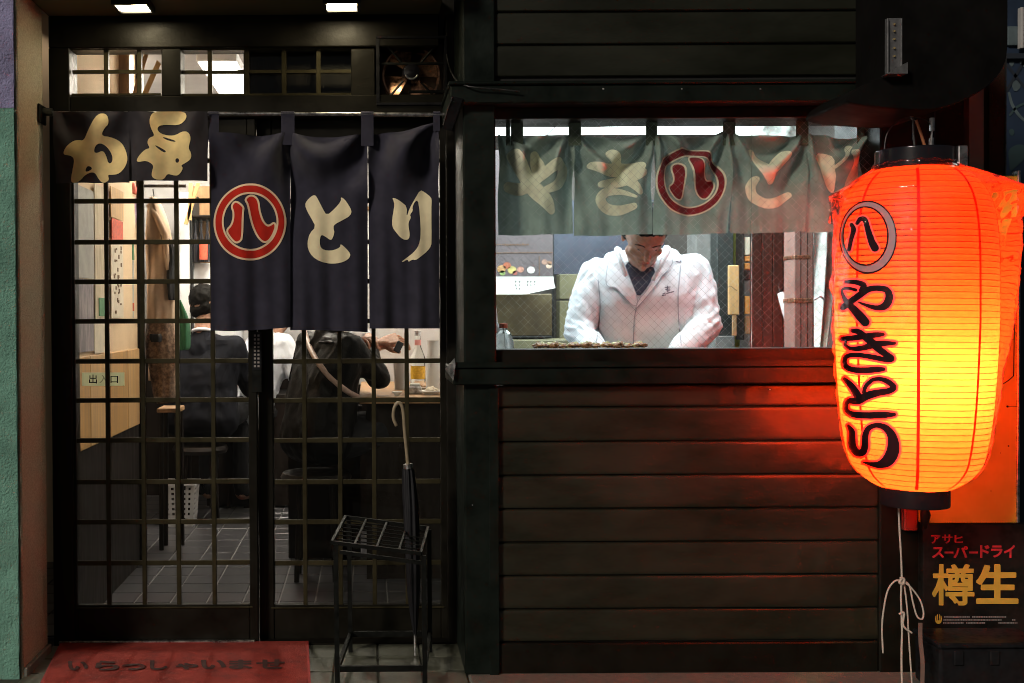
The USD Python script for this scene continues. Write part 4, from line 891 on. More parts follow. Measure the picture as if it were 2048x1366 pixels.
obj('roll', tube([W(1561, 586, .85), W(1567, 600, .84), W(1574, 625, .84), W(1580, 650, .85)], [.014, .020, .021, .016], 12), 'white_porcelain', lt, True); obj('loop', tube([W(1560, 585, .85), W(1557, 572, .87), W(1559, 565, .9)], .002, 6), 'steel_dark', lt)
hp = thing('pink_post', 'pinkish timber post with rusty bands at the right of the kitchen', 'post')
obj('shaft', ib(1589, 1626, 300, 720, .7, .12), 'pink_post', hp); obj('band', ib(1588, 1627, 596, 606, .696, .128), 'copper_blade', hp); obj('band', ib(1588, 1622, 510, 518, .696, .128), 'copper_blade', hp)
for px in (1601, 1614): obj('groove', ib(px, px + 1.2, 300, 720, .6985, .003, 0), 'board_brown', hp)
wc = thing('white_curtain', 'white plastic curtain gathered at the right end of the kitchen window', 'curtain')
def wcf(u, v):
    py = 440 + v * 270; w0 = 1628 + 6 * math.sin(3 * v) ; w1 = 1668 - 26 * max(0, v - .2)
    p_ = W(w0 + u * (w1 - w0), py, .25); p_[1] += .03 * math.sin(9 * u + 3 * v); return p_
V, F = grid(wcf, 30, 30); obj('sheet', (V, F), 'sheet_pale', wc, True); obj('tie', tube([W(1628, 600, .20), W(1640, 592, .19), W(1650, 600, .2)], .004, 8), 'white_plastic', wc)
# grill counter, skewers, bottle
gcn = thing('grill_counter', 'steel grill counter just inside the kitchen window', 'counter')
gz = WZ(696, -.24, 1180)
obj('top', box(.47, 1.75, -.235, .06, gz - .05, gz - .012, .003), 'steel_dark', gcn); obj('body', box(.47, 1.75, -.22, .05, 0, gz - .051), 'dark_void', gcn)
tr = thing('skewer_tray', 'flat dark tray carrying the row of meat skewers inside the window', 'tray')
tx0, tx1 = WX(1066, -.2), WX(1292, -.2)
obj('pan', [box(tx0, tx1, -.225, -.10, gz - .0118, gz - .006, .002), box(tx0, tx1, -.228, -.2255, gz - .0118, gz - .001)], 'steel_dark', tr)
pm('grilled_meat', (.30, .12, .045), .35, var=(90, .55), bump=(150, .004), tint=(.50, .28, .12)); pm('leek', (.45, .42, .20), .5, var=(80, .3)); pm('bamboo', (.55, .38, .18), .6)
proto = None
def skewer_parts(sk, sd):
    r2 = np.random.default_rng(sd)
    obj('stick', rod((0, -.02, .006), (0, .15, .010), .0016, 6), 'bamboo', sk)
    for k in range(4):
        m_ = trimesh.creation.icosphere(2, 1.0); m_.apply_transform(np.diag([r2.uniform(.009, .017), r2.uniform(.010, .014), r2.uniform(.008, .013), 1])); m_.apply_translation((r2.uniform(-.006, .006), -.005 + k * .021, .013 + r2.uniform(-.002, .005)))
        obj('meat' if k != 1 else 'leek', wrinkle(m_, .018, 75, sd + k), 'grilled_meat' if k != 1 else 'leek', sk, True)
protos_ = []
NSK = 17
LABS = {0: 'grilled skewer at the left end of the row inside the kitchen window', 16: 'grilled skewer at the right end of the row inside the kitchen window'}
for k in range(NSK):
    x = tx0 + .014 + k * (tx1 - tx0 - .028) / (NSK - 1) + float(rng.uniform(-.005, .005))
    lab = LABS.get(k, 'grilled meat skewer in the middle of the row on the dark tray'); grp = None if k in LABS else 'grilled skewers on the tray'
    if k < 5:
        sk = thing('meat_skewer', lab, 'skewer', grp); skewer_parts(sk, 70 + 7 * k); protos_.append(sk)
        xf = UsdGeom.Xformable(sk); xf.AddTranslateOp().Set(Gf.Vec3d(x, -.205, gz - .0055)); xf.AddRotateZOp().Set(float(rng.uniform(-12, 12)))
    else:
        dup(protos_[k % 5], 'meat_skewer', lab, 'skewer', grp, (x, -.205 + rng.uniform(-.006, .006), gz - .0055), rotz=float(rng.uniform(-14, 14)))
pbt = thing('plastic_bottle', 'clear plastic bottle with a red cap in the left corner of the kitchen window', 'bottle')
q = W(1007, 697, -.20); q[2] = gz - .0118
obj('body', lathe([(0, 0), (.030, 0), (.036, .004), (.036, .03), (.026, .062), (.014, .073), (.012, .080), (0, .080)], 28, q), 'bottle_glass', pbt, 30); obj('cap', lathe([(0, .0805), (.0145, .0805), (.0145, .096), (0, .097)], 20, q), 'paper_red', pbt, 30)
wtb = thing('squeeze_bottle', 'white squeeze bottle behind the red-capped bottle at the window edge', 'bottle')
q = W(990, 697, -.12); q[2] = gz - .0118; obj('body', lathe([(0, 0), (.022, 0), (.024, .004), (.024, .075), (.010, .10), (.006, .15), (0, .152)], 20, q), 'white_plastic', wtb, 30); obj('nozzle', lathe([(0, .1525), (.004, .1525), (.0025, .18), (0, .18)], 10, q), 'white_plastic', wtb)
# ================================================================== people
MAT['skin'] = usdkit.material(stage, '/World/Looks/skin', {'g': ('geometry', {}), 'n': ('noise_texture', {'scale': 75.0, 'detail': 7.0}), 'r': ('rgb_ramp', {'ramp': [(.3, (.27, .140, .088)), (.7, (.40, .21, .135))]}),
    'bn': ('noise_texture', {'scale': 260.0, 'detail': 3.0}), 'b': ('bump', {'strength': 1.0, 'distance': .0015}), 'p': ('principled_bsdf', {'roughness': .48, 'subsurface_weight': .12, 'subsurface_radius': (.012, .004, .002), 'subsurface_scale': 1.0})},
    [('g.position', 'n.vector'), ('g.position', 'bn.vector'), ('n.fac', 'r.fac'), ('r.color', 'p.base_color'), ('bn.fac', 'b.height'), ('b.normal', 'p.normal')], surface='p.BSDF')
pm('hair_black', (.005, .0045, .004), .6, var=(200, .5), bump=(300, .0012), stretch=(1, 1, .3), spec=.06)
pm('coat_white', (.78, .80, .84), .8, var=(18, .05), bump=(420, .0006)); pm('seam_gray', (.42, .44, .50), .9); pm('tee_navy', (.040, .045, .075), .9, bump=(400, .0005)); pm('lip', (.30, .11, .085), .5); pm('eye_dark', (.02, .014, .012), .25)
pm('trouser_dark', (.007, .007, .009), .9, var=(20, .3)); pm('mole', (.10, .10, .14), .9)
def rotm(rx=0, rz=0, ry=0):
    return (trimesh.transformations.rotation_matrix(rz, [0, 0, 1]) @ trimesh.transformations.rotation_matrix(rx, [1, 0, 0]) @ trimesh.transformations.rotation_matrix(ry, [0, 1, 0]))[:3, :3]
def head_bones(c, R, s=1.0):
    """face towards local -y; c is the middle of the head"""
    def P(x, y, z): return c + R @ (np.array([x, y, z]) * s)
    B = [[(P(0, .018, .030), .086 * s), (P(0, -.030, .028), .074 * s)],                              # skull
         [(P(0, -.030, .01), .070 * s), (P(0, -.058, -.062), .034 * s), (P(0, -.02, -.06), .05 * s)],  # face
         [(P(-.040, -.026, -.050), .030 * s), (P(0, -.070, -.088), .022 * s), (P(.040, -.026, -.050), .030 * s)],   # jaw
         [(P(-.045, -.062, -.018), .022 * s), (P(.045, -.062, -.018), .022 * s), (P(0, -.068, -.03), .028 * s)],  # cheeks
         [(P(-.034, -.084, .026), .012 * s), (P(.034, -.084, .026), .012 * s), (P(0, -.088, .03), .013 * s)],    # brow
         [(P(0, -.092, .012), .009 * s), (P(0, -.112, -.026), .0115 * s)],                          # nose
         [(P(-.013, -.098, -.030), .0085 * s), (P(.013, -.098, -.030), .0085 * s)],
         [(P(-.020, -.088, -.058), .007 * s), (P(.020, -.088, -.058), .007 * s), (P(0, -.095, -.056), .0085 * s)],    # lips bulk
         [(P(0, -.086, -.088), .014 * s), (P(0, -.078, -.094), .016 * s)]]                            # chin
    for sx in (-1, 1):
        B.append([(P(sx * .080, .008, .012), .010 * s), (P(sx * .084, .014, .026), .011 * s), (P(sx * .078, .006, -.020), .008 * s)])   # ears
    return B, P
def face_parts(who, P, R, s=1.0):
    for sx in (-1, 1):
        e = trimesh.creation.icosphere(2, .0088 * s); e.apply_translation(P(sx * .031, -.083, .006)); obj('eye', e, 'eye_dark', who, True)
        obj('eyebrow', tube(curve([P(sx * .014, -.100, .026), P(sx * .030, -.099, .033), P(sx * .050, -.084, .026)], 4), .0022 * s, 6), 'hair_black', who, True)
    obj('mouth', tube(curve([P(-.022, -.092, -.058), P(-.010, -.100, -.056), P(0, -.1025, -.057), P(.010, -.100, -.056), P(.022, -.092, -.058)], 4), [.0015] * 4 + [.0034] * 9 + [.0015] * 4, 6), 'lip', who, True)
def hand_bones(w, f, up, side, curl=.6, s=1.0):
    """w: wrist, f: unit forward to the knuckles, up: unit back of the hand, side: +1/-1 the thumb's side along cross(f, up)"""
    f = f / np.linalg.norm(f); up = up - f * np.dot(up, f); up /= np.linalg.norm(up); r = np.cross(f, up) * side
    B = [[(w, .024 * s), (w + f * .035 * s + r * .012 * s, .021 * s), (w + f * .035 * s - r * .012 * s, .021 * s)],
         [(w + f * .03 * s + r * .020 * s, .016 * s), (w + f * .03 * s - r * .022 * s, .015 * s), (w + f * .085 * s + r * .028 * s, .012 * s), (w + f * .080 * s - r * .030 * s, .011 * s)]]
    for k, (o, ln, rr) in enumerate(((.029, .070, .0085), (.010, .078, .0088), (-.010, .072, .0083), (-.029, .056, .0074))):
        p = w + f * (.084 - .003 * k) * s + r * o * s; d = f.copy(); a = 0.25
        prev = p
        for j, q in enumerate((.46, .30, .24)):
            a += curl * (.75 if j == 0 else .95)
            d = f * math.cos(a) - up * math.sin(a); nx = prev + d * ln * q * s
            B.append([(prev, rr * s * (1 - .08 * j)), (nx, rr * s * (.92 - .08 * j))]); prev = nx
    b = w + f * .03 * s + r * .022 * s; p1 = b + (f * .55 + r * .6 - up * .45) * .038 * s; p2 = p1 + (f * .85 + r * .1 - up * .5) * .030 * s
    B += [[(b, .014 * s), (p1, .0105 * s)], [(p1, .0105 * s), (p2, .009 * s)]]
    return B
def front_map(t, off=.003):
    from scipy.interpolate import LinearNDInterpolator, NearestNDInterpolator
    v, n = np.asarray(t.vertices), np.asarray(t.vertex_normals); k = n[:, 1] < -.05
    # keep the foremost skin only
    v = v[k]; key = np.round(v[:, [0, 2]] / .02).astype(int); best = {}
    for i, kk in enumerate(map(tuple, key)):
        if kk not in best or v[i, 1] < best[kk]: best[kk] = v[i, 1]
    keep = np.array([v[i, 1] < best[tuple(kk)] + .03 for i, kk in enumerate(key)]); v = v[keep]
    L, N = LinearNDInterpolator(v[:, [0, 2]], v[:, 1]), NearestNDInterpolator(v[:, [0, 2]], v[:, 1])
    def g(px, py, y0=None):
        y = .18
        for _ in range(4):
            p = W(px, py, y); q = float(L(p[0], p[2])); y = q if q == q else float(N(p[0], p[2]))
        p = W(px, py, y); p[1] -= off; return p
    return g
# ---------------- the cook
cook = thing('person', 'person in a white cook coat bent over the skewers behind the kitchen window', 'person')
cy = .30
def C(px, py, y=cy): return W(px, py, y)
sL, sR = C(1193, 548), C(1388, 540)
hc = C(1288, 474, .13); Rh = rotm(rx=math.radians(42), rz=math.radians(-4), ry=math.radians(4))
HB, HP = head_bones(hc, Rh, .93)
eL, eR = C(1158, 664, .20), C(1412, 650, .20); wL, wR = C(1196, 712, -.02), C(1352, 714, -.02)
neck = C(1284, 512, .27)
hip = np.array([C(1284, 700)[0], .36, .92])
body = HB + [[(hc + np.array([0, .03, -.05]), .055), (neck, .058)], [(neck, .058), (C(1284, 575, .33), .06)],
    [(sL + np.array([.01, .02, -.02]), .036), (sR + np.array([-.01, .02, -.02]), .036), (C(1284, 600, .33), .07)], [(C(1250, 610, .33), .07), (C(1320, 610, .33), .07), (hip + np.array([-.06, 0, 0]), .11), (hip + np.array([.06, 0, 0]), .11)],
    [(sL + np.array([.01, .02, -.02]), .036), (eL, .034)], [(sR + np.array([-.01, .02, -.02]), .036), (eR, .034)], [(eL, .034), (wL, .027)], [(eR, .034), (wR, .027)]]
for sx in (-1, 1):
    h = hip + np.array([sx * .09, .0, -.02]); kn = np.array([hip[0] + sx * .10, .33, .48]); an = np.array([hip[0] + sx * .11, .38, .07])
    body += [[(h, .085), (kn, .058)], [(kn, .058), (an, .040)], [(an, .042), (an + np.array([0, -.16, -.035]), .030)]]
body += hand_bones(wL, np.array([.35, -1, -.15]), np.array([0, -.1, 1.]), -1, .5) + hand_bones(wR, np.array([-.35, -1, -.15]), np.array([0, -.1, 1.]), 1, .5)
obj('body', figure(body, .010, 4), 'skin', cook, True)
face_parts(cook, HP, Rh, .93)
hr = figure([[(HP(0, .028, .046), .088), (HP(0, -.012, .062), .074)], [(HP(-.045, .02, .02), .048), (HP(.045, .02, .02), .048), (HP(0, .06, .0), .045)]], .010, 3)
obj('hair', wrinkle(hr, .012, 60, 4), 'hair_black', cook, True)
coat = figure([[(sL + np.array([.01, 0, -.005]), .064), (sR + np.array([-.01, 0, -.005]), .064), (C(1284, 545, .31), .085)], [(C(1226, 520, .33), .040), (C(1342, 516, .33), .040), (C(1284, 560, .32), .10)],
    [(sL, .064), (sR, .064), (C(1232, 610, .27), .112), (C(1338, 610, .27), .112)], [(C(1232, 610, .27), .112), (C(1338, 610, .27), .112), (hip + np.array([-.075, -.02, 0]), .128), (hip + np.array([.075, -.02, 0]), .128)],
    [(hip + np.array([-.075, -.02, 0]), .128), (hip + np.array([.075, -.02, 0]), .128), (hip + np.array([-.09, 0, -.22]), .12), (hip + np.array([.09, 0, -.22]), .12)],
    [(sL, .066), ((sL + eL) / 2 + np.array([-.008, 0, 0]), .064), (eL, .057)], [(sR, .066), ((sR + eR) / 2 + np.array([.008, 0, 0]), .064), (eR, .059)],
    [(eL, .057), (eL * .35 + wL * .65, .055), (wL * .9 + eL * .1, .050)], [(eR, .059), (eR * .35 + wR * .65, .056), (wR * .9 + eR * .1, .050)]], .013, 8)
vv, nn_ = np.asarray(coat.vertices), np.asarray(coat.vertex_normals)
fold = np.zeros(len(vv))
for e_, s_ in ((eL, 1), (eR, 1)):
    d_ = np.linalg.norm(vv - e_, axis=1); fold += np.exp(-(d_ / .13) ** 2) * np.sin((vv[:, 2] * 1.0 + vv[:, 0] * (.5 if e_ is eL else -.5)) * 190 + 6 * fbm(vv, 7, 3, 2)) * .0032
for s0 in (sL, sR):
    d_ = np.linalg.norm(vv - (s0 + np.array([0, -.05, -.11])), axis=1); fold += np.exp(-(d_ / .10) ** 2) * np.sin((vv[:, 0] * (1 if s0 is sL else -1) * 1.0 + vv[:, 2] * .35) * 150 + 5 * fbm(vv, 6, 5, 2)) * .0026
def crease(dirn, sc, sd, w_):
    d_ = np.asarray(dirn, float); d_ /= np.linalg.norm(d_); al = vv @ d_
    q_ = vv - np.outer(al, d_) * .78
    n_ = np.abs(fbm(q_, sc, sd, 2)); return -np.clip(w_ - n_, 0, 1) / w_
armw = np.clip((np.abs(vv[:, 0] - hip[0]) - .13) / .08, 0, 1)
fold += .0070 * armw * crease((.55, -.2, .8), 9, 41, .07) + .0045 * (1 - armw) * crease((.25, 0, 1), 6, 45, .055) + .0045 * (1 - armw) * crease((-.3, 0, 1), 7, 52, .05) + .0045 * armw * crease((-.5, -.3, .8), 12, 57, .06)
fold += .010 * fbm(vv * np.array([1, 1, .5]), 6, 12, 3)
coat = trimesh.Trimesh(vv + nn_ * fold[:, None], coat.faces, process=False)
# V opening: cut the coat away in front of the chest
cm_ = obj('coat', coat, 'coat_white', cook, True)
fm = front_map(coat, .0035); fm2 = front_map(coat, .010)
tee = poly([(1246, 522), (1284, 530), (1314, 536), (1298, 570), (1274, 598), (1258, 566)], n=1)
obj('tee_shirt', flip(decal(tee, fm, 5)), 'tee_navy', cook, True)
lapL = poly([(1236, 498), (1246, 524), (1262, 566), (1275, 598), (1270, 616), (1244, 592), (1232, 574), (1212, 574), (1210, 556), (1216, 520)], n=1)
lapR = poly([(1322, 512), (1312, 545), (1294, 580), (1275, 600), (1268, 622), (1290, 596), (1318, 560), (1322, 552), (1336, 540), (1346, 520), (1334, 500)], n=1)
def sheet_on(shape, mp, size, th_=.003):
    V, F = flip(decal(shape, mp, size)); return V, F
obj('lapel', sheet_on(lapL, fm2, 5), 'coat_white', cook, True); obj('lapel', sheet_on(lapR, fm2, 5), 'coat_white', cook, True)
col_ = [HP(-.075, .03, -.10), HP(-.082, -.02, -.125), C(1236, 508, .175), C(1242, 528, .15)]
obj('collar', [tube(curve([C(1238, 500, .30), C(1234, 500, .22), C(1240, 520, .165), C(1252, 552, .15)], 5), [.011] * 8 + [.008] * 8, 8), tube(curve([C(1332, 496, .30), C(1336, 500, .22), C(1324, 526, .165), C(1306, 560, .15)], 5), [.011] * 8 + [.008] * 8, 8)], 'coat_white', cook, True)
fm3 = front_map(coat, .0028)
def seam(P, w_, name, mat): obj(name, flip(decal(stroke(P, [w_] * len(P), 6).simplify(.15), fm3, 5)), mat, cook, True)
for lp_ in (lapL, lapR): obj('lapel_edge', flip(decal(lp_.boundary.buffer(.65).simplify(.1), front_map(coat, .0112), 4)), 'seam_gray', cook, True)
seam([(1274, 610), (1268, 640), (1266, 700)], 1.3, 'placket_seam', 'seam_gray')
seam([(1196, 560), (1200, 610), (1196, 660), (1190, 694)], 1.6, 'sleeve_seam', 'seam_gray'); seam([(1361, 530), (1356, 590), (1357, 640), (1362, 690)], 1.6, 'sleeve_seam', 'seam_gray')
seam([(1352, 523), (1360, 524), (1362, 518)], 2.2, 'pocket_mark', 'mole')
emb = unary_union([stroke([(1330, 575), (1340, 574)], [1.2, 1.2]), stroke([(1331, 579), (1339, 578)], [1.2, 1.2]), stroke([(1335, 572), (1334, 582), (1338, 581)], [1.2] * 3), stroke([(1325, 588), (1330, 586)], [1.6, 1.4]), stroke([(1333, 587), (1339, 585)], [1.6, 1.4]), stroke([(1341, 585), (1347, 583)], [1.4, 1.2]), stroke([(1324, 591), (1331, 590)], [1.2, 1.2])])
obj('embroidery', flip(decal(emb.simplify(.1), fm3, 4)), 'mole', cook, True, kind='stuff')
tq = []
for sx in (-1, 1):
    h = hip + np.array([sx * .09, .0, -.12]); kn = np.array([hip[0] + sx * .10, .33, .48]); an = np.array([hip[0] + sx * .11, .38, .09])
    tq += [[(h, .10), (kn, .072)], [(kn, .072), (an, .058)]]
obj('trousers', figure(tq, .025, 4), 'trouser_dark', cook, True)
# ---------------- seated diners
def seated(name, label, hipc, facing, lean, mats, head_turn=0.0, s=1.0, arms=None, has_head=True, seed=1, hairmat='hair_black', sit=.45):
    """hipc: point between the hips on the seat; facing: radians, 0 looks along +y"""
    p = thing('person', label, 'person')
    fwd = np.array([-math.sin(facing), math.cos(facing), 0]); rt = np.array([math.cos(facing), math.sin(facing), 0]); up = np.array([0, 0, 1.0])
    def Q(r_, f_, u_): return hipc + (rt * r_ + fwd * f_ + up * u_) * s
    le = lean
    shl, shr, chest, nk = Q(-.19, le * .42, .44), Q(.19, le * .42, .44), Q(0, le * .34 + .01, .34), Q(0, le * .50, .53)
    hd = Q(0, le * .66 + .03, .67)
    Rm = rotm(rx=math.radians(8), rz=facing + math.pi + head_turn)
    HB_, HP_ = head_bones(hd, Rm, s)
    a = arms or {-1: (Q(-.25, le * .42 + .10, .20), Q(-.14, .36, .26)), 1: (Q(.25, le * .42 + .10, .20), Q(.14, .36, .26))}
    B = HB_ + [[(hd + up * -.04 - fwd * .01, .055 * s), (nk, .058 * s)], [(nk, .050 * s), (chest, .075 * s)], [(shl - up * .01, .045 * s), (shr - up * .01, .045 * s), (chest, .08 * s)], [(chest + rt * .05, .08 * s), (chest - rt * .05, .08 * s), (Q(-.08, 0, .08), .10 * s), (Q(.08, 0, .08), .10 * s)]]
    J = figure([[(shl, .072 * s), (shr, .072 * s), (Q(0, le * .40, .43), .088 * s)], [(Q(0, le * .47 - .006, .505), .066 * s), (Q(0, le * .40, .42), .10 * s)], [(shl, .072 * s), (shr, .072 * s), (Q(-.09, le * .22, .24), .125 * s), (Q(.09, le * .22, .24), .125 * s)],
                [(Q(-.09, le * .22, .24), .125 * s), (Q(.09, le * .22, .24), .125 * s), (Q(-.10, 0, .04), .13 * s), (Q(.10, 0, .04), .13 * s)]] +
               [[((shl, shr)[i], .074 * s), (a[k][0], .062 * s)] for i, k in enumerate((-1, 1))] + [[(a[k][0], .062 * s), (a[k][1] * .92 + a[k][0] * .08, .045 * s)] for k in (-1, 1)], .016, 8)
    for i, k in enumerate((-1, 1)):
        B += [[((shl, shr)[i], .052 * s), (a[k][0], .042 * s)], [(a[k][0], .042 * s), (a[k][1], .028 * s)]]
        f_ = a[k][1] - a[k][0]; B += hand_bones(a[k][1], f_ / np.linalg.norm(f_) + fwd * .2, up + rt * .01, k, .55, s)
        h = Q(k * .09, 0, .03); kn = Q(k * .11, .42, .06); an = Q(k * .11, .38, .08 - sit)
        B += [[(h, .085 * s), (kn, .06 * s)], [(kn, .06 * s), (an, .042 * s)], [(an, .042 * s), (an + fwd * .15 - up * .03, .030 * s)]]
    obj('body', figure(B, .013, 4), 'skin', p, True)
    obj('jacket', wrinkle(J, .028, 9, seed, (1, 1, .6)), mats[0], p, True)
    T_ = []
    for k in (-1, 1):
        h = Q(k * .09, 0, .03); kn = Q(k * .11, .42, .06); an = Q(k * .11, .38, .10 - sit)
        T_ += [[(h, .10 * s), (kn, .074 * s)], [(kn, .074 * s), (an, .058 * s)]]
    obj('trousers', wrinkle(figure(T_, .025, 4), .02, 9, seed + 3), mats[1], p, True)
    hr_ = figure([[(HP_(0, .030, .048), .088 * s), (HP_(0, -.014, .060), .074 * s)], [(HP_(-.045, .03, .0), .047 * s), (HP_(.045, .03, .0), .047 * s), (HP_(0, .062, -.03), .042 * s)]], .012, 3)
    obj('hair', wrinkle(hr_, .014, 55, seed), hairmat, p, True)
    face_parts(p, HP_, Rm, s)
    return p, Q, HP_, J
def stool(px, label, at, h=.44):
    t = thing('dining_stool', label, 'stool'); x, y_, _ = at
    obj('seat', lathe([(0, h - .04), (.15, h - .04), (.16, h - .02), (.15, h), (0, h + .003)], 28, (x, y_, 0)), 'dark_wood', t, 30)
    for k in range(4):
        a_ = math.pi / 4 + k * math.pi / 2; obj('leg', rod((x + .12 * math.cos(a_), y_ + .12 * math.sin(a_), .007), (x + .10 * math.cos(a_), y_ + .10 * math.sin(a_), h - .04), .012), 'dark_wood', t)
hp1 = W(400, 838, 2.35); hp1[2] = .56
p1, Q1, H1, J1 = seated('person', 'person in a dark navy suit seated with back to the left door, black hair', hp1, math.radians(-14), .12, ('suit_navy', 'trouser_dark'), head_turn=math.radians(-35), seed=11, sit=.53)
obj('shirt_collar', tube(curve([Q1(-.05, .02, .535), Q1(0, -.005, .545), Q1(.05, .02, .54), Q1(.06, .06, .53)], 5), .010, 8), 'shirt_white', p1, True)
stool(0, 'dark round stool under the person in the navy suit', hp1, .44)
hp2 = W(488, 812, 2.85); hp2[2] = .56
p2, Q2, H2, J2 = seated('person', 'person in a white shirt leaning forward, seen right of the navy suit', hp2, math.radians(-60), .42, ('shirt_white', 'trouser_dark'), seed=23, sit=.53)
stool(0, 'dark round stool under the person in the white shirt', hp2, .44)
hp3 = W(632, 850, .95); hp3[2] = .60
uL, uR = np.array([0, 0, 0]), 0
q_l, q_r = W(716, 694, .98), W(758, 692, .98)
arms3 = {-1: (W(690, 742, 1.22), q_l), 1: (W(757, 752, .95), W(742, 706, 1.06))}
p3, Q3, H3, J3 = seated('person', 'person in a dark glossy jacket with a pale shoulder strap seated behind the right door', hp3, math.radians(-62), .16, ('jacket_black', 'trouser_dark'), seed=31, arms=arms3, sit=.57)
stool(0, 'dark round stool under the person in the glossy jacket', hp3, .48)
def back_map(t, off=.004):
    tri = np.asarray(t.vertices); nrm_ = np.asarray(t.vertex_normals); k = nrm_[:, 1] < 0; tri = tri[k]
    from scipy.spatial import cKDTree
    def g(px, py):
        y = .85
        for _ in range(6):
            p = W(px, py, y); d_ = np.hypot(tri[:, 0] - p[0], tri[:, 2] - p[2]); i = np.argsort(d_)[:6]; w_ = 1 / (d_[i] + 1e-3); y = min(float((tri[i, 1] * w_).sum() / w_.sum()), float(tri[i, 1].min()) + .01)
        p = W(px, py, y); p[1] -= off; return p
    return g
bmp = back_map(J3, .006)
SP = curve(np.array([bmp(x, y_) for x, y_ in ((606, 656), (612, 672), (622, 700), (640, 730), (664, 758), (694, 782), (716, 794))]), 6)
obj('shoulder_strap', (lambda V, F: (V, F))(*tube(SP, .0125, 8)), 'strap_leather', p3, True)
ph = thing('mobile_phone', 'black phone held up by the person in the glossy jacket', 'phone')
q = W(797, 694, 1.0); M_ = rotm(ry=math.radians(28), rz=math.radians(20))
V, F = box(-.016, .016, -.005, .005, -.026, .026, .003); obj('case', (V @ M_.T + q, F), 'black_plastic', ph, 30)
V, F = box(-.013, .013, -.0062, -.0052, -.021, .021, .0005); obj('screen', (V @ M_.T + q, F), 'black_lacquer', ph)
dn = thing('person', 'person across the counter of whom only a raised forearm and hand show', 'person')
hb2 = hand_bones(W(757, 690, 1.12), W(800, 676, 1.12) - W(757, 690, 1.12), np.array([0, -.6, .8]), 1, .45, 1.05)
obj('arm', figure([[(W(757, 690, 1.12), .026), (W(716, 668, 1.30), .036)], [(W(716, 668, 1.30), .040), (W(700, 610, 1.5), .050)]] + hb2, .008, 4), 'skin', dn, True)
obj('sleeve', wrinkle(figure([[(W(728, 676, 1.24), .046), (W(712, 660, 1.32), .05)], [(W(712, 660, 1.32), .05), (W(700, 600, 1.5), .062)]], .012, 4), .012, 20, 3), 'shirt_white', dn, True)
# ================================================================== paper lantern
LC = np.array([1.620, -0.70]); LR = .2196; ZT, ZB = 1.604, .660
PROF = np.array([(0, .50), (.012, .60), (.03, .70), (.06, .81), (.10, .895), (.15, .95), (.22, .985), (.32, 1.0), (.45, 1.003), (.58, .985), (.70, .956), (.80, .916), (.87, .870), (.92, .815), (.955, .72), (.98, .60), (1, .46)])
from scipy.interpolate import PchipInterpolator
_pr = PchipInterpolator(PROF[:, 0], PROF[:, 1])
def RL(z): return LR * float(_pr(min(max((ZT - z) / (ZT - ZB), 0), 1)))
VD = math.atan2(LC[0], LC[1] - CAMY)                       # bearing of the lantern seen from the camera
def LP(th, z, off=0.0):
    """point on the lantern; th = 0 faces the viewer, + to the right"""
    a = VD - th; r = RL(z) + off
    return np.array([LC[0] - r * math.sin(a), LC[1] - r * math.cos(a), z])
def lantern_map(off):
    def g(px, py):
        z = WZ(py, LC[1] - .2, px)
        for _ in range(5):
            r = RL(z); d = RT * (px - PCX) + UP * (PCY - py) + FW * FPX; d = d / d[1]
            o = np.array([EYE[0] - LC[0], EYE[1] - LC[1]]); dd = np.array([d[0], 1.0])
            A, B, Cc = dd @ dd, 2 * o @ dd, o @ o - r * r; disc = B * B - 4 * A * Cc
            t = (-B - math.sqrt(max(disc, 0))) / (2 * A); p = EYE + d * t; z = p[2]
        n = p[:2] - LC; n = n / max(np.linalg.norm(n), 1e-9)
        return np.array([LC[0] + n[0] * (r + off), LC[1] + n[1] * (r + off), z])
    return g
MAT['lantern_paper'] = usdkit.material(stage, '/World/Looks/lantern_paper', {'g': ('geometry', {}), 'n': ('noise_texture', {'scale': 60.0, 'detail': 5.0}), 'r': ('rgb_ramp', {'ramp': [(.3, (.80, .064, .014)), (.7, (.88, .080, .017))]}),
    'd': ('principled_bsdf', {'base_color': (.72, .07, .035), 'roughness': .45}), 't': ('translucent_bsdf', {}), 'm': ('mix_closure', {'fac': .62})},
    [('g.position', 'n.vector'), ('n.fac', 'r.fac'), ('r.color', 't.color'), ('d.BSDF', 'm.closure1'), ('t.BSDF', 'm.closure2')], surface='m.closure')
def trans(name, dcol, tcol, fac, rough=.5):
    MAT[name] = usdkit.material(stage, '/World/Looks/' + name, {'d': ('principled_bsdf', {'base_color': dcol, 'roughness': rough}), 't': ('translucent_bsdf', {'color': tcol}), 'm': ('mix_closure', {'fac': fac})}, [('d.BSDF', 'm.closure1'), ('t.BSDF', 'm.closure2')], surface='m.closure')
trans('lantern_seam', (.45, .03, .02), (.64, .060, .013), .62); trans('lantern_rib', (.10, .02, .01), (.30, .03, .008), .4); trans('lantern_ink', (.016, .014, .022), (.010, .006, .012), .3, .22); trans('lantern_ink_edge', (.70, .40, .40), (.75, .16, .075), .5); trans('lantern_gray', (.42, .45, .50), (.10, .09, .09), .25)
ln = thing('paper_lantern', 'big glowing red-orange paper lantern with black brush lettering and black rings', 'lantern')
NR = 54; pitch_ = (ZT - ZB) / NR
V = []; SEG = 96; rows = []
for i in range(NR):
    for t in (0, .33, .67): rows.append((ZT - (i + t) * pitch_, .0010 * math.sin(math.pi * t)))
rows.append((ZB, 0))
for z, off in rows:
    for k in range(SEG): V.append(LP(2 * math.pi * k / SEG, z, off))
F = []
for i in range(len(rows) - 1):
    for k in range(SEG):
        l = (k + 1) % SEG; F += [[i * SEG + k, (i + 1) * SEG + k, (i + 1) * SEG + l], [i * SEG + k, (i + 1) * SEG + l, i * SEG + l]]
obj('paper', (np.array(V), np.array(F)), 'lantern_paper', ln, True)
sp = []
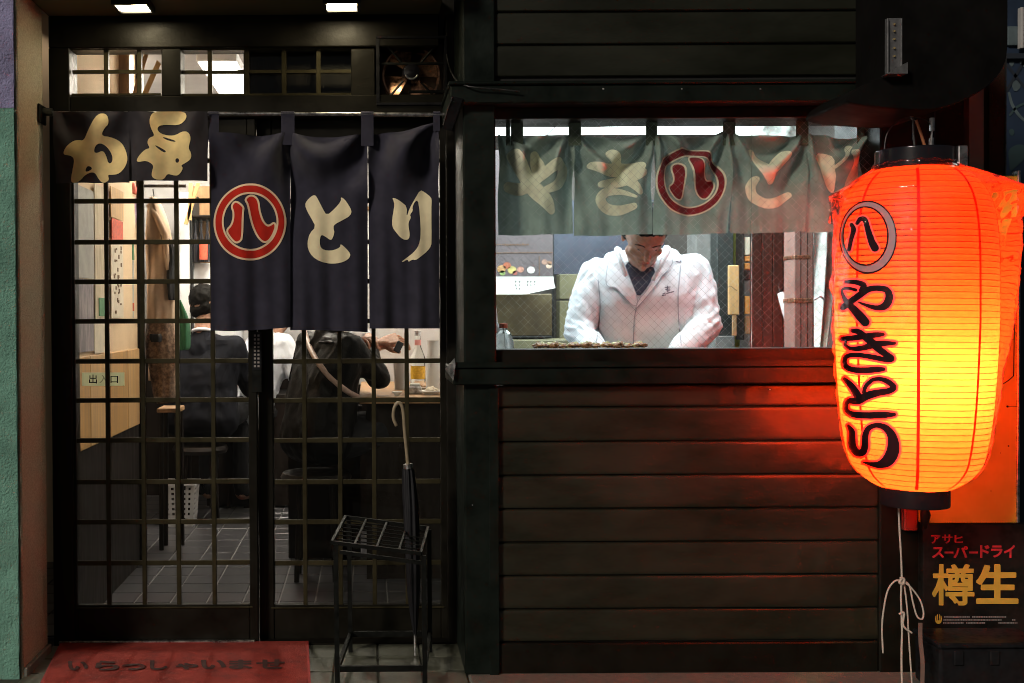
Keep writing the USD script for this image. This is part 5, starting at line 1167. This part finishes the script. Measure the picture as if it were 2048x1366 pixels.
for k in range(NR * 40 + 1):
    t = k / 40; z = ZT - t * pitch_; sp.append(LP(2 * math.pi * t, z, .0006))
obj('rib_wire', tube(sp, .0009, 4), 'lantern_rib', ln, True)
for k in range(8):
    th0 = math.radians(2.5 + 45 * k)
    def sf(u, v, th0=th0):
        z = ZT - .012 - u * (ZT - ZB - .02); w_ = .0040 / max(RL(z), .05); return LP(th0 + (v - .5) * 2 * w_, z, .0028)
    Vs, Fs = grid(sf, 90, 3); obj('seam', (Vs, Fs), 'lantern_seam', ln, True)
lm, lm2, lm3 = lantern_map(.0032), lantern_map(.0044), lantern_map(.0055)
def TL(pts, s, ox, oy): return [(x / s + ox, y / s + oy) for x, y in pts]
def brush(P, w_, s, ox, oy): return stroke(TL(P, s, ox, oy), np.array(w_, float) / s, 6)
s1 = 6.506
ya_ = unary_union([brush([(225, 92), (340, 92), (450, 130), (430, 200)], [45, 60, 75, 80], s1, 1660, 550),
    brush([(185, 420), (280, 350), (400, 260), (520, 185), (640, 172), (745, 195), (778, 285), (735, 390), (640, 428), (520, 405), (385, 352)], [85, 85, 85, 75, 72, 80, 100, 100, 70, 50, 18], s1, 1660, 550),
    brush([(350, 195), (250, 172), (178, 190), (182, 250), (230, 345), (310, 430), (400, 530), (470, 612)], [42, 42, 32, 40, 70, 95, 120, 115], s1, 1660, 550)])
ki_ = unary_union([brush([(305, 725), (385, 738), (470, 805), (560, 880), (640, 960), (740, 1035), (810, 1085), (750, 1105), (600, 1075), (400, 1042), (250, 1050), (207, 1110), (225, 1190), (320, 1232), (480, 1240), (620, 1228), (705, 1225)], [55, 75, 90, 105, 95, 85, 75, 65, 70, 60, 60, 62, 70, 75, 80, 75, 50], s1, 1660, 550),
    brush([(175, 830), (300, 822), (450, 800), (600, 780), (700, 772)], [60, 70, 75, 75, 45], s1, 1660, 550), brush([(222, 865), (220, 915), (290, 958), (440, 950), (560, 912), (700, 890), (845, 887)], [35, 42, 52, 72, 90, 75, 42], s1, 1660, 550)])
to_ = unary_union([brush([(205, 115), (285, 195), (350, 290), (400, 380)], [45, 80, 100, 105], s1, 1660, 740), brush([(455, 290), (482, 205), (560, 132), (650, 115), (750, 145), (835, 222), (770, 272), (650, 292), (500, 332), (380, 400), (265, 402), (226, 460), (242, 535), (330, 580), (500, 590), (700, 585), (840, 578)], [52, 52, 52, 52, 70, 75, 80, 85, 105, 95, 70, 52, 60, 78, 85, 88, 50], s1, 1660, 740)])
ri_ = unary_union([brush([(252, 722), (300, 800), (302, 900), (312, 1000), (370, 1075), (440, 1065), (470, 980), (472, 860), (512, 762), (610, 718), (720, 745), (800, 830), (830, 950), (820, 1070), (755, 1180), (650, 1230), (540, 1222), (445, 1200)], [35, 80, 95, 98, 95, 95, 90, 80, 72, 62, 85, 110, 145, 165, 150, 90, 50, 14], s1, 1660, 740)])
for g_ in (ya_, ki_, to_, ri_):
    obj('lettering_edge', flip(decal(g_.buffer(3.9).simplify(.2), lm, 4)), 'lantern_ink_edge', ln, True); obj('lettering', flip(decal(g_.simplify(.2), lm2, 4)), 'lantern_ink', ln, True)
cs = 8.0375
def E_(l, r, t, b): return ell((l + r) / 2 / cs + 1670, (t + b) / 2 / cs + 390, (r - l) / 2 / cs, (b - t) / 2 / cs)
o1, o2, i1, i2 = E_(88, 1002, 90, 1268), E_(112, 978, 112, 1240), E_(140, 872, 180, 1140), E_(165, 845, 205, 1112)
obj('crest_ring', flip(decal(o2.difference(i1), lm, 4)), 'lantern_gray', ln, True); obj('crest_outline', flip(decal(unary_union([o1.difference(o2), i1.difference(i2)]), lm2, 4)), 'lantern_ink', ln, True)
ha = unary_union([brush([(288, 480), (318, 560), (282, 700), (245, 880)], [65, 80, 68, 62], cs, 1670, 390), brush([(372, 455), (430, 385), (500, 405), (545, 560), (600, 740), (655, 850)], [55, 70, 82, 92, 112, 125], cs, 1670, 390)])
obj('crest_edge', flip(decal(ha.buffer(3).simplify(.2), lm, 4)), 'lantern_ink_edge', ln, True); obj('crest_mark', flip(decal(ha.simplify(.2), lm2, 4)), 'lantern_ink', ln, True)
def ring(r0, r1, z0, z1): return lathe([(r0, z0), (r1, z0), (r1 + .002, z0 + .004), (r1 + .002, z1 - .004), (r1, z1), (r0, z1), (r0, z0)], 56, (LC[0], LC[1], 0))
obj('top_ring', ring(.100, .1085, ZT - .004, 1.660), 'black_lacquer', ln, 30); obj('bottom_ring', ring(.082, .0945, .606, ZB + .004), 'black_lacquer', ln, 30)
obj('top_cap', lathe([(0, 1.612), (.0995, 1.612), (.0995, 1.615), (0, 1.615)], 40, (LC[0], LC[1], 0)), 'black_plastic', ln); obj('bottom_cap', lathe([(0, .640), (.0815, .640), (.0815, .644), (0, .644)], 40, (LC[0], LC[1], 0)), 'black_plastic', ln)
q = LP(0, 1.64, .002) ; obj('ring_clip', box(LC[0] + .085, LC[0] + .112, LC[1] - .085, LC[1] - .062, 1.60, 1.662, .003), 'steel', ln)
bb = trimesh.creation.icosphere(3, .030); BB = np.array([LC[0] - .055 * math.sin(VD) + .012, LC[1] - .055 * math.cos(VD), 1.0]); bb.apply_translation(BB)
obj('bulb', bb, 'bulb', ln, True); obj('bulb_stem', tube([BB + np.array([0, 0, .03]), BB + np.array([0, 0, .09]), np.array([LC[0], LC[1], 1.25]), np.array([LC[0], LC[1], 1.611])], .009, 10), 'black_plastic', ln)
# hanging gear
hg = thing('lantern_hanger', 'wire bail, steel hook and lamp cables above the paper lantern', 'hanger')
def LW_(px, py, y=-.70): return W(px, py, y)
obj('bail', tube(curve([LW_(1768, 305), LW_(1774, 268), LW_(1795, 243), LW_(1824, 235), LW_(1850, 240), LW_(1863, 250)], 8), .0018, 8), 'steel_dark', hg, True)
obj('hook', [rod(LW_(1864, 236), LW_(1864, 262), .0068, 12), rod(LW_(1864, 262), LW_(1863, 276), .003, 8), rod(LW_(1863, 276), LW_(1862, 306), .0068, 12)], 'steel', hg, 30)
obj('cable', tube(curve([LW_(1826, 234), LW_(1827, 262), LW_(1830, 306)], 6), .0032, 8), 'steel_dark', hg, True)
pm('orange_lit_wire', (.55, .22, .10), .4, metal=.6)  # orange lantern light on the wire put into its colour
obj('cable', tube(curve([LW_(1832, 240), LW_(1842, 268), LW_(1853, 306)], 6), .0042, 8), 'orange_lit_wire', hg, True)
obj('twist_wire', tube(curve([LW_(1816, 180, -.68), LW_(1820, 205), LW_(1825, 234), LW_(1829, 210), LW_(1834, 182, -.68)], 8), .0022, 8), 'orange_lit_wire', hg, True)
obj('twist_wire', tube(curve([LW_(1829, 180, -.67), LW_(1824, 215), LW_(1822, 236), LW_(1832, 242)], 8), .0018, 8), 'steel', hg, True)
# clear plastic cover with crumpled corners
pc = thing('plastic_cover', 'crumpled clear plastic bag pulled over the paper lantern, jutting out at its right shoulder', 'plastic bag')
zs_ = np.concatenate([np.linspace(1.618, 1.45, 34), np.linspace(1.445, .69, 90)])
SEG2 = 180; V = []
def ang(a, b): return (a - b + math.pi) % (2 * math.pi) - math.pi
for z in zs_:
    t = (ZT - z) / (ZT - ZB)
    for k in range(SEG2):
        th = 2 * math.pi * k / SEG2
        base = max(RL(z) + .0075, .1135)
        sl = .1135 + max(0, (1.612 - z)) * 1.55                     # straight slack shoulder of the bag
        if t < .16: base = max(base, min(sl, LR + .012))
        e = np.interp(t, [0, .02, .06, .12, .25, .45, .62, .8, 1], [.0, .028, .058, .062, .052, .036, .012, .003, 0])
        e2 = np.interp(t, [0, .03, .08, .14, .3, 1], [0, .003, .005, .003, .001, 0])
        r = base + e * math.exp(-(ang(th, math.radians(86)) / .33) ** 2) + e * .12 * math.exp(-(ang(th, math.radians(-120)) / .4) ** 2) + e2 * math.exp(-(ang(th, math.radians(-84)) / .3) ** 2)
        V.append([th, z, r, t])
V = np.array(V); P = np.column_stack([LR * np.cos(V[:, 0]), LR * np.sin(V[:, 0]), V[:, 1]])
cr = np.abs(fbm(P, 15, 3, 3)) * 2 - .22; cr2 = np.abs(fbm(P * np.array([1, 1, .5]), 30, 9, 2)) * 2 - .2; cr3 = np.abs(fbm(P * np.array([1, 1, .18]), 9, 21, 2)) * 2 - .2
side_ = np.exp(-((np.abs((V[:, 0] + math.pi) % (2 * math.pi) - math.pi) - math.radians(86)) / .5) ** 2); topw = np.exp(-(V[:, 3] / .16) ** 2)
amp_ = .0018 + .011 * side_ * (1 - V[:, 3] * .8) + .006 * topw
R_ = V[:, 2] + np.clip(amp_ * (1.0 * cr + .7 * cr2) + .0045 * cr3 * (1 - .4 * V[:, 3]), -.0030, .05)
a = VD - V[:, 0]
PV = np.column_stack([LC[0] - R_ * np.sin(a), LC[1] - R_ * np.cos(a), V[:, 1] + .006 * side_ * fbm(P, 10, 5, 2)])
F = []
for i in range(len(zs_) - 1):
    for k in range(SEG2):
        l = (k + 1) % SEG2; F += [[i * SEG2 + k, (i + 1) * SEG2 + k, (i + 1) * SEG2 + l], [i * SEG2 + k, (i + 1) * SEG2 + l, i * SEG2 + l]]
obj('film', (PV, np.array(F)), 'cling_plastic', pc, 50)
obj('gathered_neck', tube([LP(2 * math.pi * k / 60, 1.6185, 0) * np.array([0, 0, 1]) + np.array([LC[0] + .1125 * math.cos(2 * math.pi * k / 60), LC[1] + .1125 * math.sin(2 * math.pi * k / 60), .0025 * math.sin(k * 1.7)]) for k in range(60)], .0028, 6, closed=True), 'cling_plastic', pc, True)
# string below the lantern
pm('rope_white', (.62, .52, .45), .9, var=(300, .3), bump=(900, .0008))
rp = thing('string', 'pale knotted string hanging from the foot of the paper lantern', 'string')
def RP(pts, y=-.70): return curve([W(x, y_, y) for x, y_ in pts], 10)
obj('lead', tube(RP([(1797, 1012), (1799, 1060), (1802, 1110), (1804, 1162)]), .0028, 8), 'rope_white', rp, True)
obj('loop', tube(RP([(1804, 1162), (1790, 1162), (1776, 1180), (1768, 1215), (1764, 1255), (1766, 1306)]), .0026, 8), 'rope_white', rp, True)
obj('loop', tube(RP([(1804, 1162), (1818, 1170), (1826, 1205), (1834, 1232), (1844, 1238), (1847, 1225), (1840, 1200), (1822, 1175), (1806, 1163)]), .0026, 8), 'rope_white', rp, True)
obj('strand', tube(RP([(1803, 1160), (1802, 1200), (1804, 1260), (1803, 1320), (1805, 1400)]), .0030, 8), 'rope_white', rp, True)
obj('strand', tube(RP([(1808, 1165), (1814, 1215), (1818, 1280), (1826, 1400)], -.69), .0024, 8), 'rope_white', rp, True)
obj('knot', tube(RP([(1800, 1156), (1808, 1158), (1806, 1168), (1799, 1165), (1803, 1157)], -.704), .0036, 8), 'rope_white', rp, True)
obj('knot', tube(RP([(1798, 1228), (1808, 1226), (1806, 1246), (1810, 1256), (1824, 1266)], -.704), .0030, 8), 'rope_white', rp, True)
tpz = thing('hanging_strap', 'pinkish flat strap hanging beside the knotted string', 'strap')
P_ = [W(x, y_, -.66) for x, y_ in ((1841, 1246), (1842, 1290), (1845, 1340), (1847, 1400))]
V, F = grid(lambda u, v: P_[0] + (P_[3] - P_[0]) * u + np.array([(v - .5) * .012, .004 * math.sin(9 * u), 0]), 20, 3); obj('strap', thick(V, flip((V, F))[1], (0, .002, 0)), 'pink_post', tpz)
# black rain hood above the lantern, strip on the post
hd_ = thing('rain_hood', 'large black rounded hood above the paper lantern at the top right', 'hood')
outl = chaikin([(1805, -160), (2019, -160), (2019, 60), (2018, 112), (2008, 138), (1984, 168), (1948, 192), (1900, 213), (1858, 222), (1800, 219), (1744, 215), (1702, 209), (1690, 201), (1706, 181), (1734, 166), (1772, 154), (1803, 149), (1805, 120), (1805, 0)], 2)
hp_ = [W(x, y_, -.80) for x, y_ in outl]
def hoodf(k, d): p = hp_[k]; return np.array([p[0], -.80 + d, p[2] + .10 * max(0, d - .02) * 0])
V = []; n_ = len(hp_); cen = np.mean(hp_, 0)
for d, sc in ((0, .975), (.010, 1.0), (.30, 1.0), (.31, .98)):
    for p in hp_: q = cen + (p - cen) * sc; V.append((q[0], -.80 + d, q[2]))
F = []
for i in range(3):
    for k in range(n_):
        l = (k + 1) % n_; F += [[i * n_ + k, i * n_ + l, (i + 1) * n_ + l], [i * n_ + k, (i + 1) * n_ + l, (i + 1) * n_ + k]]
cap, cf = trimesh.creation.triangulate_polygon(Polygon([(V[k][0], V[k][2]) for k in range(n_)]), engine='earcut')
Vc = np.column_stack([cap[:, 0], np.full(len(cap), -.80), cap[:, 1]])
Vb = Vc.copy(); Vb[:, 1] = -.49
pm('hood_black', (.004, .0036, .0034), .6, var=(8, .4), bump=(60, .001), spec=.12)
obj('shell', cat_([(np.array(V), np.array(F)), (Vc, cf), (Vb, cf[:, ::-1])]), 'hood_black', hd_, 35)
obj('wall_arm', box(1.72, 1.76, -.49, -.38, 1.95, 1.99, .003), 'blackened_iron', hd_)
pm('steel_strip', (.16, .16, .17), .45, metal=.5, var=(40, .25))
stp = thing('metal_strip', 'perforated metal strip with a small bent plate along the left edge of the black hood', 'bracket')
obj('strip', [pbox(1775, 1778, 36, 146, -.802, -.785, .001), pbox(1802, 1805, 36, 146, -.802, -.785, .001), pbox(1778, 1802, 36, 146, -.792, -.7815, 0, -.792)], 'steel_strip', stp)
for py in (48, 62, 78, 96, 112): obj('rivet', rod(W(1789, py, -.798), W(1789, py, -.791), .0030, 8), 'brass', stp)
A_ = [W(1774, 148, -.84), W(1816, 147, -.84), W(1816, 124, -.84)]
obj('bent_plate', hullm(A_ + [p + np.array([0, .038, 0]) for p in A_]), 'steel_strip', stp)

# ================================================================== right side: rough pillar, sign, mural, clutter
rpz = thing('rough_pillar', 'dark brown roughcast pillar behind the upper right of the lantern', 'pillar')
xa, xb, xg0, xg1 = (WX(p_, -.16, 300) for p_ in (1862, 2008, 1965, 1977))
def rough(x0, x1, y, z0, z1, sd):
    V, F = grid(lambda u, v: (x0 + u * (x1 - x0), y, z0 + v * (z1 - z0)), 50, 200); V[:, 1] += .005 * fbm(V, 60, sd, 3); return V, F
obj('face', rough(xa, xg0, -.165, 0, 2.8, 3), 'brown_stucco', rpz, True); obj('face', rough(xg1, xb, -.165, 0, 2.8, 4), 'brown_stucco', rpz, True)
obj('core', box(xa - .02, xb - .001, -.14, .2, 0, 2.8), 'brown_stucco', rpz); obj('corner_bead', box(xb - .001, xb + .003, -.17, -.14, 0, 2.8), 'steel_dark', rpz)
sg_ = thing('sign_panel', 'yellow framed beer sign with a black lettered lower half, right of the lantern', 'sign')
SY = -.425
pm('sign_yellow', (.68, .60, .06), .28, var=(5, .08)); pm('sign_black', (.012, .010, .009), .3, var=(10, .2)); pm('sign_red', (.52, .045, .06), .4); pm('sign_gold', (.62, .42, .06), .4, var=(14, .12)); pm('sign_gray', (.30, .27, .26), .5)
obj('yellow_face', pbox(1846, 2035, 352, 1046, SY, SY + .03, .001), 'sign_yellow', sg_); obj('black_face', pbox(1846, 2060, 1048, 1276, SY - .004, SY + .03, .001), 'sign_black', sg_)
obj('rail', pbox(2035.5, 2041, 340, 1046, SY - .008, SY + .03, .002), 'steel', sg_)
sgm = lambda dy: (lambda a, b: W(a, b, SY - .004 - dy))
t1 = fit(text('アサヒ', 168), 1862, 1069, 1926, 1087); t2 = fit(text('スーパードライ', 168), 1864, 1092, 2030, 1116)
for s_, x0, x1, y0, y1 in (('ア', 1862, 1881, 1070, 1087), ('サ', 1884, 1905, 1069, 1087), ('ヒ', 1909, 1926, 1070, 1086)): obj('lettering', flip(decal(fit(glyph(s_), x0, y0, x1, y1), sgm(.001), 0)), 'sign_red', sg_)
for s_, x0, x1, y0, y1 in (('ス', 1864, 1888, 1094, 1116), ('ー', 1889, 1907, 1103, 1107), ('パ', 1907, 1936, 1092, 1116), ('ー', 1938, 1956, 1103, 1107), ('ド', 1960, 1979, 1090, 1116), ('ラ', 1982, 2005, 1091, 1115), ('イ', 2008, 2030, 1090, 1116)): obj('lettering', flip(decal(fit(glyph(s_), x0, y0, x1, y1), sgm(.001), 0)), 'sign_red', sg_)
for s_, x0, x1, y0, y1 in (('樽', 1864, 1949, 1128, 1211), ('生', 1952, 2037, 1128, 1208)): obj('lettering', flip(decal(fit(glyph(s_), x0, y0, x1, y1), sgm(.001), 0)), 'sign_gold', sg_)
obj('emblem', flip(decal(unary_union([ell(1877, 1238, 7, 10, 24).difference(unary_union([stroke([(1877, 1228), (1877, 1240)], [1.5, 1.5]), stroke([(1873.4, 1229), (1873.8, 1240)], [1.3, 1.3]), stroke([(1880.6, 1229), (1880.2, 1240)], [1.3, 1.3])]))]), sgm(.001), 0)), 'sign_gold', sg_)
pr_ = []
for py, segs in ((1234, ((1888, 1940), (1944, 2012))), (1240, ((1887, 1935), (1938, 2002), (2024, 2031))), (1246, ((1886, 1925), (1932, 1968), (1997, 2034)))):
    for a_, b_ in segs:
        x = a_
        while x < b_:
            w_ = rng.uniform(1.6, 3.2); pr_.append(decal(Polygon([(x, py - 1.5), (x + w_, py - 1.5), (x + w_, py + 1.2), (x, py + 1.2)]), sgm(.001), 0)); x += w_ + rng.uniform(.5, 1.1)
obj('small_print', [flip(m_) for m_ in pr_], 'sign_gray', sg_, kind='stuff')
sgy = lambda a, b: W(a, b, SY - .0012)
obj('mug_outline', flip(decal(unary_union([stroke([(2029, 640), (2028, 700), (2027, 752)], [1.5, 2, 2]), stroke([(2027, 752), (2018, 760), (2006, 768)], [2, 2.2, 2])]), sgy, 0)), 'ink_black', sg_)
for px, py, r_ in ((2015, 813, 2.6), (2017, 892, 1.8), (2001, 906, 1), (1982, 982, 1)): obj('screw', rod(W(px, py, SY - .003), W(px, py, SY), r_ * .0014, 8), 'blackened_iron', sg_)
obj('wire', tube([W(2015, 813, SY - .004), W(2036, 813, SY - .010)], .0009, 6), 'blackened_iron', sg_)
obj('base_strip', pbox(1862, 1998, 1261, 1275, SY - .012, SY - .0045, .001), 'faded_red', sg_)
pm('red_dim', (.22, .03, .02), .5)
rb = thing('red_box', 'small red box on the dark post under the bottom ring of the lantern', 'box')
obj('case', pbox(1809, 1836, 1008, 1062, -.405, -.3805, .003), 'red_dim', rb); obj('cable_bulge', tube([W(1848, 1010, -.44), W(1851, 1030, -.45), W(1848, 1056, -.44)], [.010, .016, .010], 10), 'black_plastic', rb, True)
mw = thing('mural_wall', 'blue painted wall with pale graffiti shapes beyond the right edge of the shop', 'wall')
pm('mural_blue', (.010, .024, .055), .7, var=(4, .4)); pm('mural_pale', (.075, .105, .12), .7, var=(12, .3)); pm('mural_teal', (.03, .06, .07), .7); pm('mural_dark', (.012, .018, .03), .7)
MY = 1.5
obj('wall', box(2.30, 7.0, MY, MY + .1, 0, 2.9), 'mural_blue', mw)
mm = lambda a, b: W(a, b, MY - .004)
for sh_, mt in ((stroke([(2018, 186), (2024, 208), (2036, 228), (2050, 242)], [5, 6, 6, 5]), 'mural_pale'), (stroke([(2020, 230), (2034, 214), (2056, 204)], [4, 5, 4]), 'mural_teal'), (poly([(2016, 300), (2030, 290), (2044, 288), (2056, 296), (2050, 318), (2034, 332), (2020, 345), (2018, 320)]), 'mural_teal'),
        (poly([(2016, 262), (2024, 256), (2030, 264), (2024, 274)], n=1), 'mural_teal'), (stroke([(2014, 180), (2050, 120)], [6, 6]), 'mural_dark'), (stroke([(2014, 130), (2050, 176)], [6, 6]), 'mural_dark'), (poly([(2016, 124), (2030, 122), (2024, 136)], n=1), 'mural_pale'), (poly([(2036, 122), (2056, 120), (2050, 138)], n=1), 'mural_pale'), (poly([(2022, 168), (2034, 158), (2044, 172), (2030, 186)], n=1), 'mural_pale')):
    obj('painted_shape', flip(decal(sh_, mm, 0)), mt, mw)
obj('sill_band', pbox(2010, 2140, 106, 117, MY - .03, MY - .001, .002), 'mural_dark', mw); obj('pale_panel', pbox(2016, 2140, 52, 90, MY - .02, MY - .001, .002), 'mural_pale', mw); obj('window_bar', pbox(2042, 2048, 14, 96, MY - .05, MY - .021, .002), 'plaster_gray', mw)
kb = thing('storage_box', 'black plastic storage box on the ground under the lettered sign at the lower right', 'box')
cx0, cx1 = WX(1880, -.62, 1340), WX(2090, -.62, 1340)
obj('body', box(cx0, cx1, -.62, -.46, .005, .15, .008), 'black_plastic', kb); obj('lid', box(cx0 - .006, cx1 + .006, -.626, -.455, .1505, .168, .005), 'black_plastic', kb)
for xx in (cx0 + .04, cx0 + .15): obj('latch', box(xx, xx + .03, -.628, -.6205, .10, .145, .003), 'black_plastic', kb)
tc = thing('tape_scrap', 'small pale scraps of tape hanging under the lettered sign', 'tape')
for x0, x1, y0, y1 in ((1850, 1856, 1274, 1278), (1861, 1874, 1272, 1276), (1908, 1914, 1262, 1274)): obj('scrap', pbox(x0, x1, y0, y1, -.445, -.443, 0), 'paper_cream', tc)
# ================================================================== mat, umbrella stand, umbrella, cable
pm('mat_red', (.30, .026, .016), .95, var=(14, .4), bump=(420, .004), tint=(.38, .05, .035)); pm('mat_edge', (.30, .018, .014), .8); pm('mat_ink', (.045, .012, .010), .95, var=(200, .4))
mt = thing('door_mat', 'red door mat with black welcome lettering in front of the left sliding door', 'door mat')
ML = np.array([(-1.112, -.036), (-.232, -.030), (-.188, -.64), (-1.030, -.66)])
def mq(u, v, z): a_ = ML[0] * (1 - u) + ML[1] * u; b_ = ML[3] * (1 - u) + ML[2] * u; p = a_ * (1 - v) + b_ * v; return np.array([p[0], p[1], z])
V, F = grid(lambda u, v: mq(u, v, .0085 + .0012 * math.sin(9 * u + 4 * v) + (.004 if u < .03 else 0) * 0), 70, 40)
obj('pile', thick(V, flip((V, F))[1], (0, 0, -.006)), 'mat_red', mt, 40)
obj('border', [hullm([mq(u, v, z) for u in (-.006, .004) for v in (-.008, 1.0) for z in (.003, .0095)]), hullm([mq(u, v, z) for u in (.996, 1.006) for v in (-.008, 1.0) for z in (.003, .0095)]), hullm([mq(u, v, z) for u in (.0045, .9955) for v in (-.008, .006) for z in (.003, .0095)])], 'mat_edge', mt)
gm = lambda a, b: WP(a, b, 2, .0112)
xs_ = [(136, 176), (190, 238), (244, 290), (300, 336), (350, 396), (402, 452), (458, 504), (512, 570)]
for ch, (x0, x1) in zip('いらっしゃいませ', xs_):
    y0, y1 = (1322, 1341)
    if ch in 'っゃ': y0 = 1328
    k_ = (x0 - 136) / 434 * -4
    obj('lettering', flip(decal(fit(glyph(ch).buffer(3), x0, y0 + k_, x1, y1 + k_), gm, 12)), 'mat_ink', mt)
us = thing('umbrella_stand', 'black iron umbrella stand with a tilted grid top beside the door mat', 'umbrella stand')
yb_, yf_ = -.13, -.51
TL_, TR_, BR_, BL_ = W(691, 1034, yb_), W(856, 1056, yb_), W(842, 1107, yf_), W(664, 1085, yf_)
iron = 'blackened_iron'
def bar(a_, b_, w_=.006, h_=.006):
    a_, b_ = np.asarray(a_), np.asarray(b_); d = (b_ - a_) / np.linalg.norm(b_ - a_); up_ = np.array([0, 0, 1.0]) if abs(d[2]) < .8 else np.array([0, 1.0, 0]); s_ = np.cross(d, up_); s_ /= np.linalg.norm(s_); u_ = np.cross(s_, d)
    return hullm([p + s_ * i * w_ + u_ * j * h_ for p in (a_, b_) for i in (-1, 1) for j in (-1, 1)])
for a_, b_ in ((TL_, TR_), (TR_, BR_), (BR_, BL_), (BL_, TL_)): obj('top_rim', bar(a_, b_, .0045, .006), iron, us)
for k in range(1, 4):
    t = k / 4; obj('cross_bar', bar(TL_ + (TR_ - TL_) * t, BL_ + (BR_ - BL_) * t, .003, .004), iron, us)
for k in range(1, 7):
    t = k / 7; obj('grid_rod', tube([TL_ + (BL_ - TL_) * t, TR_ + (BR_ - TR_) * t], .0022, 6), iron, us)
for top, x_, y_ in ((TL_, WX(701, yb_, 1290), yb_), (TR_, WX(860, yb_, 1290), yb_), (BR_, WX(850, yf_, 1330), yf_), (BL_, WX(675, yf_, 1330), yf_)):
    obj('leg', bar((x_, y_, .0), (x_ * .75 + top[0] * .25, y_, top[2] - .006), .0075, .0075), iron, us)
zl = .064
fl_, fr_, br_, bl_ = np.array([WX(675, yf_, 1330), yf_, zl]), np.array([WX(850, yf_, 1330), yf_, zl]), np.array([WX(860, yb_, 1290), yb_, zl]), np.array([WX(701, yb_, 1290), yb_, zl])
for a_, b_ in ((fl_, fr_), (br_, bl_), (fl_, bl_), (fr_, br_)):
    d = (b_ - a_) / np.linalg.norm(b_ - a_); obj('lower_rail', bar(a_ + d * .0078, b_ - d * .0078, .006, .009), iron, us)
for a_, b_ in ((BL_, BR_),): obj('upper_rail', bar(fl_ * np.array([1, 1, 0]) + np.array([.008, 0, a_[2] - .03]), fr_ * np.array([1, 1, 0]) + np.array([-.008, 0, b_[2] - .03]), .004, .006), iron, us)
um = thing('umbrella', 'closed dark umbrella with a curved wooden handle standing in the iron stand', 'umbrella')
uy = -.24
pm('cane_wood', (.26, .21, .14), .4, var=(30, .25)); pm('umbrella_cloth', (.006, .0065, .010), .6, var=(20, .3))
obj('handle', tube(curve([W(793, 852, uy), W(787, 836, uy), W(788, 818, uy), W(795, 806, uy), W(803, 810, uy), W(807, 828, uy), W(809, 858, uy), W(813, 900, uy), W(816, 930, uy)], 8), [.0058] * 20 + [.0062] * 45, 10), 'cane_wood', um, True)
a_, b_ = W(816, 931, uy), W(823, 1046, uy + .01); foot = np.array([b_[0] + .012, uy + .05, .02])
obj('collar', tube([W(815.5, 928, uy), W(816.5, 937, uy)], .016, 12), 'steel', um)
def ucan(k, n=20):
    V = []; ax = [a_ + np.array([0, 0, -.012]), a_ * .6 + b_ * .4, b_, b_ * .5 + foot * .5, foot + np.array([0, 0, .06])]; rr = [.016, .021, .022, .020, .006]
    C_ = curve(np.column_stack([np.array(ax), rr]), 8); S = 32
    for i, (x, y_, z, r) in enumerate(C_):
        for j in range(S):
            t = 2 * math.pi * j / S; q_ = r * (1 + .22 * math.cos(8 * t + i * .12)); V.append((x + q_ * math.cos(t), y_ + q_ * math.sin(t), z))
    F = []
    for i in range(len(C_) - 1):
        for j in range(S):
            l = (j + 1) % S; F += [[i * S + j, (i + 1) * S + j, (i + 1) * S + l], [i * S + j, (i + 1) * S + l, i * S + l]]
    return np.array(V), np.array(F)
obj('canopy', ucan(0), 'umbrella_cloth', um, True); obj('shaft', tube([a_ + np.array([0, 0, .0]), foot + np.array([0, 0, .055])], .005, 8), 'steel_dark', um); obj('ferrule', tube([foot + np.array([0, 0, .055]), foot + np.array([0, 0, -.015])], [.006, .004], 8), 'steel', um)
cbz = thing('cable', 'thin grey cable drooping from the exhaust fan and along the beam', 'cable')
obj('wire', tube(curve([W(893, 108, -.03), W(900, 138, -.10), W(910, 157, -.25), W(922, 168, -.40), W(945, 174, -.436), W(990, 178, -.436), (W(1040, 183, -.436))], 8), .0026, 6), 'steel_dark', cbz, True)
sl = thing('sensor_box', 'small black slanted box at the left end of the beam beside the fan', 'sensor')
q0 = [W(x, y_, y) for x, y_, y in ((903, 192, -.43), (926, 197, -.43), (903, 262, -.36), (884, 258, -.36), (889, 240, -.36), (905, 196, -.36), (926, 200, -.30), (890, 258, -.30))]
obj('case', hullm(q0), 'black_plastic', sl); obj('bright_edge', tube([W(904, 194, -.432), W(894, 222, -.40), (W(886, 250, -.37))], .0016, 6), 'steel', sl)
dlp = thing('door_label', 'small dark patterned plate on the meeting stile of the sliding doors', 'plate')
obj('plate', pbox(506, 524, 664, 740, -.0195, -.0176, .0005, 0), 'black_plastic', dlp)
for k in range(9):
    for j in range(2): obj('mark', pbox(509 + j * 7, 513 + j * 7, 669 + k * 7.6, 673 + k * 7.6, -.0200, -.0196, 0, 0), 'sign_gray', dlp)
